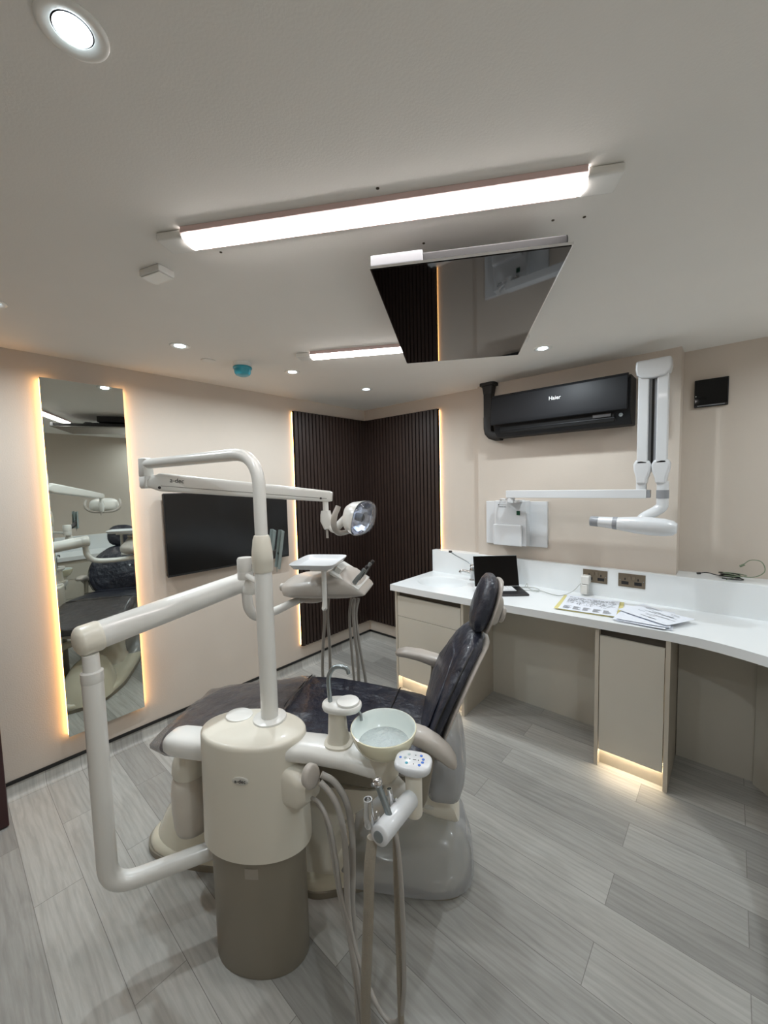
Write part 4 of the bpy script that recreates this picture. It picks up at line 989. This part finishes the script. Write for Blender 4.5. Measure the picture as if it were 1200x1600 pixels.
g = G().loft([sring(a0 + ad * s + uv_ * dz, sv, uv_, a, b, 4.5, 32) for s, a, b, dz in ((0.0, 0.020, 0.016, -0.008), (0.018, 0.024, 0.027, -0.003), (0.048, 0.026, 0.038, 0.0), (0.18, 0.025, 0.036, 0.0), (L_ - 0.18, 0.022, 0.028, 0), (L_ - 0.015, 0.020, 0.023, 0), (L_, 0.017, 0.019, 0))])
ba = part(ol, 'balance_arm', g, 'white_plastic', angle=40, label='tapered white balance arm')
sd = -sv if sv.dot(Vector((0.7, -1.24, 0))) < 0 else sv
text(ba, 'brand_mark', 'a-dec', 0.027, a0 + ad * 0.125 + sd * 0.0258 + uv_ * 0.012, ad, uv_, 'ink', 0.0005, label='dark lettering')
part(ba, 'pivot_screw', G().cyl(a0 + ad * 0.055 + sd * 0.023 - uv_ * 0.022, a0 + ad * 0.055 + sd * 0.0268 - uv_ * 0.022, 0.006, 16), 'dark_plastic')
part(ba, 'pivot_screw', G().cyl(a1 - ad * 0.045 + sd * 0.016 - uv_ * 0.010, a1 - ad * 0.045 + sd * 0.023 - uv_ * 0.010, 0.0045, 16), 'dark_plastic')
part(ba, 'cover_seam', G().tube([a0 + ad * 0.06 + sd * 0.0258 - uv_ * 0.014, a0 + ad * (L_ * 0.6) + sd * 0.0232 - uv_ * 0.011, a1 - ad * 0.02 + sd * 0.0203 - uv_ * 0.009], 0.0009, 6, 4), 'gap')
jb = a1 - ad * 0.030
part(ol, 'drop_pin', G().cyl(jb + Vector((0, 0, -0.02)), jb + Vector((0, 0, -0.070)), 0.0125, 24), 'white_plastic')
j2 = jb + Vector((0, 0, -0.066))
part(ol, 'yoke_block', G().loft([sring(j2 + Vector(d_), (1, 0, 0), (0, 1, 0), a, b, 4, 24) for d_, a, b in (((0, 0, 0.004), 0.018, 0.017), ((0, 0, -0.012), 0.021, 0.019), ((0.006, -0.002, -0.040), 0.028, 0.019), ((0.014, -0.004, -0.070), 0.022, 0.017), ((0.006, 0, -0.076), 0.012, 0.012))]), 'white_plastic', angle=45)
part(ol, 'switch_rod', G().cyl(j2 + Vector((0.004, -0.006, -0.070)), j2 + Vector((0.006, -0.008, -0.112)), 0.005, 12), 'grey_plastic')
lc_ = Vector((0.325, 0.350, 1.487))              # centre of the reflector
la = Vector((0.95, -0.12, -0.22)).normalized()   # where it points
lw = Vector((0.12, 0.95, 0.0)).normalized(); lw = (lw - la * lw.dot(la)).normalized(); lu_ = la.cross(lw); 
if lu_.z < 0: lu_ = -lu_
part(ol, 'link_arm', G().tube([j2 + Vector((0.018, -0.004, -0.055)), j2 + Vector((0.040, -0.012, -0.072)), lc_ - la * 0.075 - lu_ * 0.02], [0.014, 0.017, 0.016], 20), 'white_plastic')
g = G().loft([sring(lc_ + la * s, lw, lu_, a, b, 2.8, 40) for s, a, b in ((-0.075, 0.030, 0.026), (-0.068, 0.050, 0.040), (-0.045, 0.090, 0.058), (-0.015, 0.112, 0.068), (0.0, 0.118, 0.072))], True, False)
rf = part(ol, 'reflector_housing', g, 'white_plastic', angle=60, label='white reflector shell')
g = G(); rin = [sring(lc_ + la * s, lw, lu_, a, b, 2.8, 16) for s, a, b in ((0.0, 0.115, 0.069), (-0.010, 0.105, 0.062), (-0.035, 0.080, 0.048), (-0.050, 0.035, 0.022), (-0.052, 0.002, 0.002))]
g.loft(rin, False, True)
part(rf, 'reflector', g, 'facet', angle=5, label='faceted mirror reflector')
part(rf, 'bulb_shield', G().lathe(lc_ - la * 0.030, [(0.016, 0), (0.018, 0.008), (0.018, 0.030), (0.010, 0.036)], la, 20), 'dark_plastic', label='dark bulb shield')
g = G().loft([sring(lc_ + la * s, lw, lu_, a, b, 2.8, 40) for s, a, b in ((0.001, 0.118, 0.072), (0.012, 0.116, 0.070), (0.026, 0.098, 0.058), (0.034, 0.060, 0.034), (0.036, 0.004, 0.003))], False, True)
part(rf, 'clear_shield', g, 'lens', angle=60, label='clear curved shield')
hb = lc_ - la * 0.060
pts = [hb + lw * x + lu_ * z - la * y for x, z, y in ((-0.130, 0.045, 0.0), (-0.138, 0.0, 0.006), (-0.125, -0.040, 0.004), (-0.08, -0.068, 0.0), (0.0, -0.074, -0.002), (0.08, -0.068, 0.0), (0.125, -0.040, 0.004), (0.138, 0.0, 0.006), (0.130, 0.045, 0.0))]
part(ol, 'handle', G().tube(pts, [0.010, 0.0115, 0.0115, 0.011, 0.011, 0.011, 0.0115, 0.0115, 0.010], 18, 6), 'grey_plastic', label='warm grey U-shaped handle')

# ================================================================ MONITOR MOUNT
mm = thing('monitor_mount', 'empty grey metal monitor bracket standing beside the lamp post collar', 'bracket', (-0.05, 0.16, 1.3), 'unit')
mc = Vector((-0.122, 0.195, 0))
part(mm, 'tube', G().cyl((0.03, 0.05, 1.278), (mc.x, mc.y, 1.278), 0.011, 20), 'white_plastic')
part(mm, 'pivot_cap', G().lathe((mc.x, mc.y, 1.262), [(0.028, 0), (0.030, 0.003), (0.030, 0.030), (0.029, 0.0305), (0.030, 0.032), (0.030, 0.078), (0.026, 0.086), (0.001, 0.087)], (0, 0, 1), 36), 'white_plastic', angle=45)
part(mm, 'clamp_ring', G().lathe((mc.x + 0.014, mc.y + 0.002, 1.205), [(0.026, 0), (0.029, 0.006), (0.027, 0.03), (0.020, 0.056)], (0.15, 0, 1), 32), 'white_plastic', angle=45)
j0 = Vector((mc.x + 0.02, mc.y + 0.01, 1.315)); j1 = Vector((0.0158, 0.2200, 1.3674))
part(mm, 'ball_joint', G().tube([j0, (j0 + j1) / 2 + Vector((0, 0.01, 0)), j1], [0.013, 0.018, 0.014], 16), 'dark_plastic', label='dark ball joint')
def channel(px0, v, w, ln, name):
    top = Vector(px0); ax_ = Vector((-0.17, 0.03, -0.985)).normalized(); e1 = Vector((0.75, -0.62, 0)); e1 = (e1 - ax_ * e1.dot(ax_)).normalized(); e2 = ax_.cross(e1)
    g = G()
    for (x0, x1, y0, y1) in ((-w, w, 0, 0.002), (-w, -w + 0.002, 0.002, 0.012), (w - 0.002, w, 0.002, 0.012)):
        vs = [top + ax_ * s + e1 * x + e2 * y for s in (0, ln) for y in (y0, y1) for x in (x0, x1)]
        g.add(vs, [(0, 2, 3, 1), (4, 5, 7, 6), (0, 1, 5, 4), (2, 6, 7, 3), (0, 4, 6, 2), (1, 3, 7, 5)])
    b = part(mm, name, g, 'galv', bevel=0.0006, label='grey-green metal channel')
    for s in (0.02, 0.09, 0.125):
        part(b, 'bolt', G().cyl(top + ax_ * s - e2 * 0.002 - e1 * w * 0.45, top + ax_ * s - e1 * w * 0.45 + e2 * 0.001, 0.003, 10), 'felt')
channel((-0.0113, 0.2400, 1.4518), 0, 0.016, 0.145, 'bracket_channel')
channel((0.0422, 0.2000, 1.4538), 0, 0.015, 0.150, 'bracket_channel')
g = G()
for (a_, b_) in (((-0.0001, 0.2200, 1.3160), (0.0012, 0.2200, 1.2851)), ((0.0164, 0.2200, 1.3214), (0.0125, 0.2200, 1.2956))): g.tube([a_, b_], 0.0018, 6)
part(mm, 'cable_tie', g, 'whitecord')

# ================================================================ DELIVERY UNIT
du_ = thing('delivery_unit', 'white instrument tray and handpiece console on a long swing arm', 'dental unit', (-0.35, 0.2, 0.5), 'unit')
ez = Vector((-0.4620, -0.180, 1.045))
part(du_, 'elbow_tube', G().bend([(0.02, 0.14, 0.300), (-0.4620, -0.180, 0.292), tuple(ez)], 0.0300, 0.085, 28, 12), 'white_plastic', angle=50, label='bent white lower tube')
part(du_, 'tube_sleeve', G().lathe(ez - Vector((0, 0, 0.035)), [(0.0305, 0), (0.0315, 0.002), (0.0315, 0.034), (0.024, 0.038), (0.023, 0.090)], (0, 0, 1), 32), 'white_plastic', angle=45)
s0 = Vector((-0.492, -0.186, 1.142)); s1 = Vector((-0.215, 0.345, 1.212))
sdv = (s1 - s0).normalized()
part(du_, 'swing_arm', G().cyl(s0 + sdv * 0.052, s1, 0.0465, 36, 0.043), 'white_plastic', angle=50, label='thick glossy white swing arm')
part(du_, 'swing_arm_cap', G().pill(s0 - sdv * 0.020, s0 + sdv * 0.075, 0.050, 36, 0.026), 'cream_plastic', angle=60, label='rounded cream end cap')
part(du_, 'swing_arm_end', G().pill(s1 - sdv * 0.045, s1 + sdv * 0.030, 0.044, 32, 0.015), 'white_plastic', angle=60)
hj0 = s1 + Vector((0.015, -0.01, -0.03))
part(du_, 'drop_link', G().tube([hj0, hj0 + Vector((0.002, 0.01, -0.09)), hj0 + Vector((0.02, 0.06, -0.142)), (-0.155, 0.52, 1.028), (-0.118, 0.64, 1.032), (-0.085, 0.70, 1.036)], [0.022, 0.022, 0.021, 0.020, 0.019, 0.019], 22), 'white_plastic', label='curved white link to the console')
part(du_, 'wrist', G().blob((-0.045, 0.71, 1.040), 0.085, 0.060, 0.026), 'grey_plastic', label='grey wrist joint')
# console body
rings = []
for u, zc, hz_, vc, hv in ((-0.170, 1.105, 0.014, 0.70, 0.05), (-0.165, 1.106, 0.028, 0.70, 0.09), (-0.145, 1.108, 0.042, 0.70, 0.125), (-0.10, 1.112, 0.050, 0.70, 0.145), (0.0, 1.118, 0.056, 0.70, 0.150), (0.08, 1.126, 0.064, 0.70, 0.150), (0.13, 1.132, 0.070, 0.70, 0.150), (0.18, 1.126, 0.060, 0.70, 0.145), (0.225, 1.112, 0.038, 0.70, 0.135), (0.258, 1.098, 0.016, 0.70, 0.120), (0.266, 1.094, 0.006, 0.70, 0.11)):
    rings.append(sring((u, vc, zc), (0, 1, 0), (0, 0, 1), hv, hz_, 3.0, 36))
cb = part(du_, 'console', G().loft(rings), 'grey_plastic', angle=60, label='warm grey handpiece console')
part(cb, 'rear_knob', G().lathe((-0.163, 0.66, 1.105), [(0.013, 0), (0.016, 0.004), (0.020, 0.012), (0.020, 0.026), (0.014, 0.030)], (-1, 0, 0), 20), 'grey_plastic')
part(cb, 'holder_ridge', G().loft([sring((0.10 + s * 0.14, 0.70, 1.205 - 0.085 * s), (0, 1, 0), (0.55, 0, 0.83), 0.13, 0.012, 4, 24) for s in (0.0, 0.3, 0.7, 1.0)]), 'white_plastic', angle=50, label='white holder ridge')
for k, (vv, mm_) in enumerate(((0.60, 'steel'), (0.67, 'dark_plastic'), (0.74, 'steel'), (0.81, 'dark_plastic'))):
    b0 = Vector((0.205, vv, 1.135)); dd = Vector((0.60, 0.05, 0.78)).normalized()
    part(du_, 'handpiece', G().lathe(b0, [(0.011, 0), (0.0125, 0.01), (0.0115, 0.05), (0.008, 0.075), (0.0075, 0.09), (0.0095, 0.095), (0.009, 0.105)], dd, 20), mm_, angle=45)
# tray
tr = [(-0.100, 0.650), (0.010, 0.430), (0.180, 0.430), (0.195, 0.560), (0.100, 0.715), (-0.080, 0.715)]
tcx, tcy = 0.052, 0.575; tw_, td = 0.098, 0.128
g = G().loft([sring((tcx, tcy, z), (1, 0, 0), (0, 1, 0), tw_ + d_, td + d_, 7, 40) for z, d_ in ((1.246, -0.012), (1.2435, -0.004), (1.254, 0.004), (1.266, 0.012), (1.268, 0.010), (1.256, -0.002), (1.2495, -0.010))])
part(du_, 'tray', g, 'xwhite', angle=35, label='white instrument tray')
part(du_, 'tray_bracket', G().box(0.03, 0.115, 0.50, 0.66, 1.226, 1.2425), 'white_plastic', bevel=0.003)
part(du_, 'tray_post', G().tube([(0.088, 0.53, 1.228), (0.088, 0.53, 1.060), (0.084, 0.532, 1.042), (0.060, 0.60, 1.042)], [0.0115, 0.0115, 0.013, 0.010], 18, 5), 'white_plastic')
part(du_, 'tray_support', G().box(0.118, 0.150, 0.60, 0.70, 1.19, 1.225, Matrix.Rotation(0.6, 3, 'Y')), 'white_plastic', bevel=0.004)
# hoses hanging from the console, looping down behind the seat
hs = [((505, 935), (512, 1000), (507, 1050), 0.0065, 0.72), ((513, 935), (520, 990), (515, 1055), 0.0065, 0.76), ((548, 938), (551, 990), (556, 1055), 0.0055, 0.74), ((552, 938), (558, 990), (566, 1055), 0.008, 0.72), ((560, 938), (560, 985), (573, 1060), 0.007, 0.78)]
HOSE = [
 [(0.0148, 0.7200, 1.0431), (0.0138, 0.7300, 0.9159), (-0.0016, 0.7400, 0.7823), (-0.0183, 0.7600, 0.6125), (-0.0168, 0.7800, 0.4388)],
 [(0.0295, 0.7600, 1.0320), (0.0183, 0.7700, 0.9128), (0.0200, 0.7800, 0.7490), (0.0068, 0.8000, 0.5580), (-0.0168, 0.7800, 0.4388)],
 [(0.1561, 0.7600, 1.0248), (0.1423, 0.7600, 0.9205), (0.1424, 0.7800, 0.7549), (0.1459, 0.8000, 0.5740), (0.1479, 0.8200, 0.4468)],
 [(0.1893, 0.7000, 1.0433), (0.1773, 0.7100, 0.9558), (0.1810, 0.7300, 0.7949), (0.1835, 0.7500, 0.6996), (0.1749, 0.8000, 0.4598)],
 [(0.1995, 0.7400, 1.0318), (0.1829, 0.7400, 0.9391), (0.1906, 0.7600, 0.7831), (0.2122, 0.7800, 0.5987), (0.2131, 0.8200, 0.4441)],
]
for k, pts in enumerate(HOSE):
    last = Vector(pts[-1]); lo = last + Vector((0.02, 0.02, -0.20)); far = Vector((0.05 + 0.03 * k, 0.86, 0.24))
    part(du_, 'handpiece_hose', G().tube(list(pts) + [tuple(last + Vector((0.005, 0.01, -0.10))), tuple(lo), tuple(lo + Vector((0.0, 0.02, -0.09)))], [0.0085, 0.0085, 0.0075, 0.0085, 0.008][k], 12, 6), 'hose')

# ================================================================ ASSISTANT'S INSTRUMENTS
asn = thing('assistant_holder', 'white cylindrical instrument holder with keypad in front of the rinse bowl', 'instrument holder', (0.55, -0.25, 0.75), 'unit')
kp_ = Vector((0.578, -0.205, 0.842))
part(asn, 'link_plate', G().loft([sring(p_, (0.3, -0.95, 0), (0, 0, 1), a, b, 4, 24) for p_, a, b in (((0.47, -0.085, 0.70), 0.040, 0.022), ((0.52, -0.12, 0.715), 0.036, 0.024), ((0.57, -0.19, 0.735), 0.022, 0.026))]), 'white_plastic', angle=45)
part(asn, 'stem', G().pill((0.578, -0.205, 0.702), (0.578, -0.205, 0.835), 0.023, 28, 0.014), 'cream_plastic', angle=60)
kring = lambda z, a, b: sring((kp_.x, kp_.y, z), Vector((0.93, -0.10, 0)), Vector((0.10, 0.93, 0)), a, b, 3.0, 44)
part(asn, 'keypad', G().loft([kring(0.832, 0.028, 0.024), kring(0.842, 0.046, 0.034), kring(0.850, 0.053, 0.041), kring(0.860, 0.055, 0.043), kring(0.866, 0.053, 0.041), kring(0.868, 0.049, 0.037)]), 'xwhite', angle=50, label='white rounded keypad')
kpd = [o for o in asn.children if o.name.startswith('keypad')][0]
for (x, y, r_, m_) in ((-0.016, 0.018, 0.0042, 'galv'), (0.020, 0.019, 0.0042, 'blueink'), (-0.024, 0.002, 0.0042, 'galv'), (0.028, 0.006, 0.0042, 'blueink'), (0.028, -0.006, 0.0042, 'blueink'), (0.021, -0.018, 0.0042, 'blueink'), (-0.016, -0.017, 0.0042, 'teal'), (-0.038, 0.001, 0.0036, 'blueink'), (-0.010, 0.0, 0.0014, 'ink'), (0.004, 0.018, 0.0014, 'ink'), (0.015, 0.0, 0.0014, 'ink'), (0.004, -0.017, 0.0014, 'ink')):
    part(kpd, 'button', G().lathe((kp_.x + x * 0.95 + y * 0.1, kp_.y - x * 0.1 + y, 0.868), [(r_, 0), (r_, 0.0008), (r_ * 0.6, 0.001)], (0, 0, 1), 16), m_)
part(kpd, 'button', G().box(kp_.x - 0.001, kp_.x + 0.008, kp_.y - 0.001, kp_.y + 0.0005, 0.868, 0.8688), 'ink')
t0 = Vector((0.573, -0.225, 0.772)); t1 = Vector((0.5106, -0.3750, 0.7911))
td_ = (t1 - t0).normalized()
tb = part(asn, 'holder_tube', G().pill(t0, t1, 0.0235, 32, 0.006, 0.0245), 'xwhite', angle=50, label='white holder tube')
part(tb, 'end_bolt', G().lathe(t1 - td_ * 0.001, [(0.013, 0), (0.013, 0.002), (0.009, 0.0025), (0.006, 0.001), (0.001, 0.001)], td_, 24), 'steel', label='steel end bolt')
def nozzle(pt, r_, h_, lean=(0, 0, 1)):
    d_ = Vector(lean).normalized(); b = Vector(pt)
    o = part(asn, 'suction_valve', G().lathe(b, [(r_ * 0.9, 0), (r_ * 1.12, h_ * 0.1), (r_, h_ * 0.45), (r_ * 0.86, h_ * 0.75), (r_ * 0.86, h_), (r_ * 0.68, h_), (r_ * 0.66, h_ * 0.8), (0.001, h_ * 0.8)], d_, 24, cap1=False), 'chrome', angle=50, label='chrome suction tip holder')
    part(o, 'valve_lever', G().tube([b + d_ * h_ * 0.25 + Vector((r_, 0, 0)), b + d_ * h_ * 0.4 + Vector((r_ * 1.9, -0.002, 0)), b + d_ * h_ * 0.62 + Vector((r_ * 1.8, -0.003, 0))], 0.0035, 10, 4), 'chrome')
e3 = Vector((0, 0, 1))
nozzle((0.4848, -0.3550, 0.7970), 0.0125, 0.068, (-0.03, 0.02, 1))
nozzle((0.5261, -0.2700, 0.7773), 0.0080, 0.050, (-0.12, 0.05, 1))
# air-water syringe resting in the tube
y0_, y1_ = Vector((0.4987, -0.3100, 0.8728)), Vector((0.5388, -0.3300, 0.7832))
sy = part(asn, 'syringe', G().tube([y1_ + Vector((0.002, 0, -0.012)), y1_, y0_ * 0.5 + y1_ * 0.5, y0_], [0.0055, 0.0075, 0.0085, 0.0085], 16, 4), 'steel', label='grey steel air-water syringe')
part(sy, 'syringe_head', G().blob(y0_ + Vector((0, 0, 0.002)), 0.0125, 0.0125, 0.012).cyl(y0_, y0_ + Vector((-0.012, -0.012, 0.004)), 0.0045, 14), 'chrome')

# hoses
def hose(name, label, pts, r, m, cat='hose', n=14):
    return solid(name, label, cat, G().tube(pts, r, n, 8), m, pts[0], 'unit', group='hanging suction and syringe hoses')
hose('suction_hose', 'thick beige ribbed hose hanging straight from the front end of the holder tube', [(0.4908, -0.3500, 0.7650), (0.4840, -0.3650, 0.6924), (0.4788, -0.3620, 0.5878), (0.4683, -0.3550, 0.4401), (0.4588, -0.3450, 0.3008), (0.4528, -0.3300, 0.1492), (0.44, -0.36, 0.10), (0.46, -0.42, 0.03), (0.52, -0.47, 0.016)], 0.0135, 'hose_dark')
hose('suction_hose', 'thin beige ribbed hose hanging from the middle of the holder tube', [(0.5400, -0.3000, 0.7476), (0.5407, -0.3050, 0.6743), (0.5416, -0.3100, 0.5395), (0.5442, -0.3150, 0.4037), (0.5456, -0.3200, 0.2847), (0.5461, -0.3200, 0.1568), (0.55, -0.34, 0.10), (0.56, -0.40, 0.03), (0.60, -0.45, 0.010)], 0.0085, 'hose_dark')
hose('syringe_hose', 'slim grey hose curving down from the air-water syringe', [tuple(y1_ + Vector((0.002, 0, -0.010))), (0.5511, -0.3350, 0.7309), (0.5583, -0.3380, 0.6084), (0.5597, -0.3350, 0.4675), (0.5563, -0.3300, 0.3370), (0.5431, -0.3200, 0.2477), (0.5190, -0.3100, 0.2128), (0.4934, -0.3000, 0.2164), (0.4694, -0.2900, 0.2401), (0.4428, -0.2700, 0.2679), (0.4140, -0.2500, 0.3134), (0.3868, -0.2300, 0.3819), (0.3588, -0.2100, 0.4537), (0.3453, -0.2000, 0.5410), (0.3258, -0.1900, 0.6285), (0.2912, -0.1700, 0.6749), tuple(mk2 + Vector((0.02, -0.01, -0.02)))], 0.0058, 'hose')
hose('suction_hose', 'grey hose leaving the column knob and dropping behind the slim one', [(0.2919, -0.1650, 0.7397), (0.3225, -0.1700, 0.7150), (0.3492, -0.1780, 0.6768), (0.3675, -0.1880, 0.6124), (0.3757, -0.2000, 0.5256), (0.3803, -0.2150, 0.4230), (0.3955, -0.2400, 0.3365), (0.4210, -0.2700, 0.2633), (0.4407, -0.2900, 0.1611), (0.44, -0.31, 0.12), (0.44, -0.38, 0.04), (0.44, -0.44, 0.012)], 0.0088, 'hose')
hose('suction_hose', 'thick grey hose arching furthest right from the column knob', [(0.2913, -0.1500, 0.7524), (0.3291, -0.1450, 0.7282), (0.3643, -0.1480, 0.6776), (0.3817, -0.1550, 0.6043), (0.3862, -0.1700, 0.4969), (0.3862, -0.1900, 0.3960), (0.3912, -0.2000, 0.3474), (0.4010, -0.2200, 0.2525), (0.4094, -0.2400, 0.1203), (0.4200, -0.2700, 0.0477), (0.40, -0.36, 0.05), (0.38, -0.43, 0.012)], 0.0098, 'hose')
hose('suction_hose', 'slim grey hose nearest the column, emerging below its bracket', [(0.2598, -0.1300, 0.6500), (0.2948, -0.1500, 0.6297), (0.3158, -0.1600, 0.5589), (0.3351, -0.1800, 0.4789), (0.3561, -0.2000, 0.4021), (0.3855, -0.2300, 0.3421), (0.4089, -0.2600, 0.2473), (0.4283, -0.2800, 0.1240), (0.42, -0.31, 0.08), (0.41, -0.40, 0.02), (0.40, -0.45, 0.009)], 0.0065, 'hose')
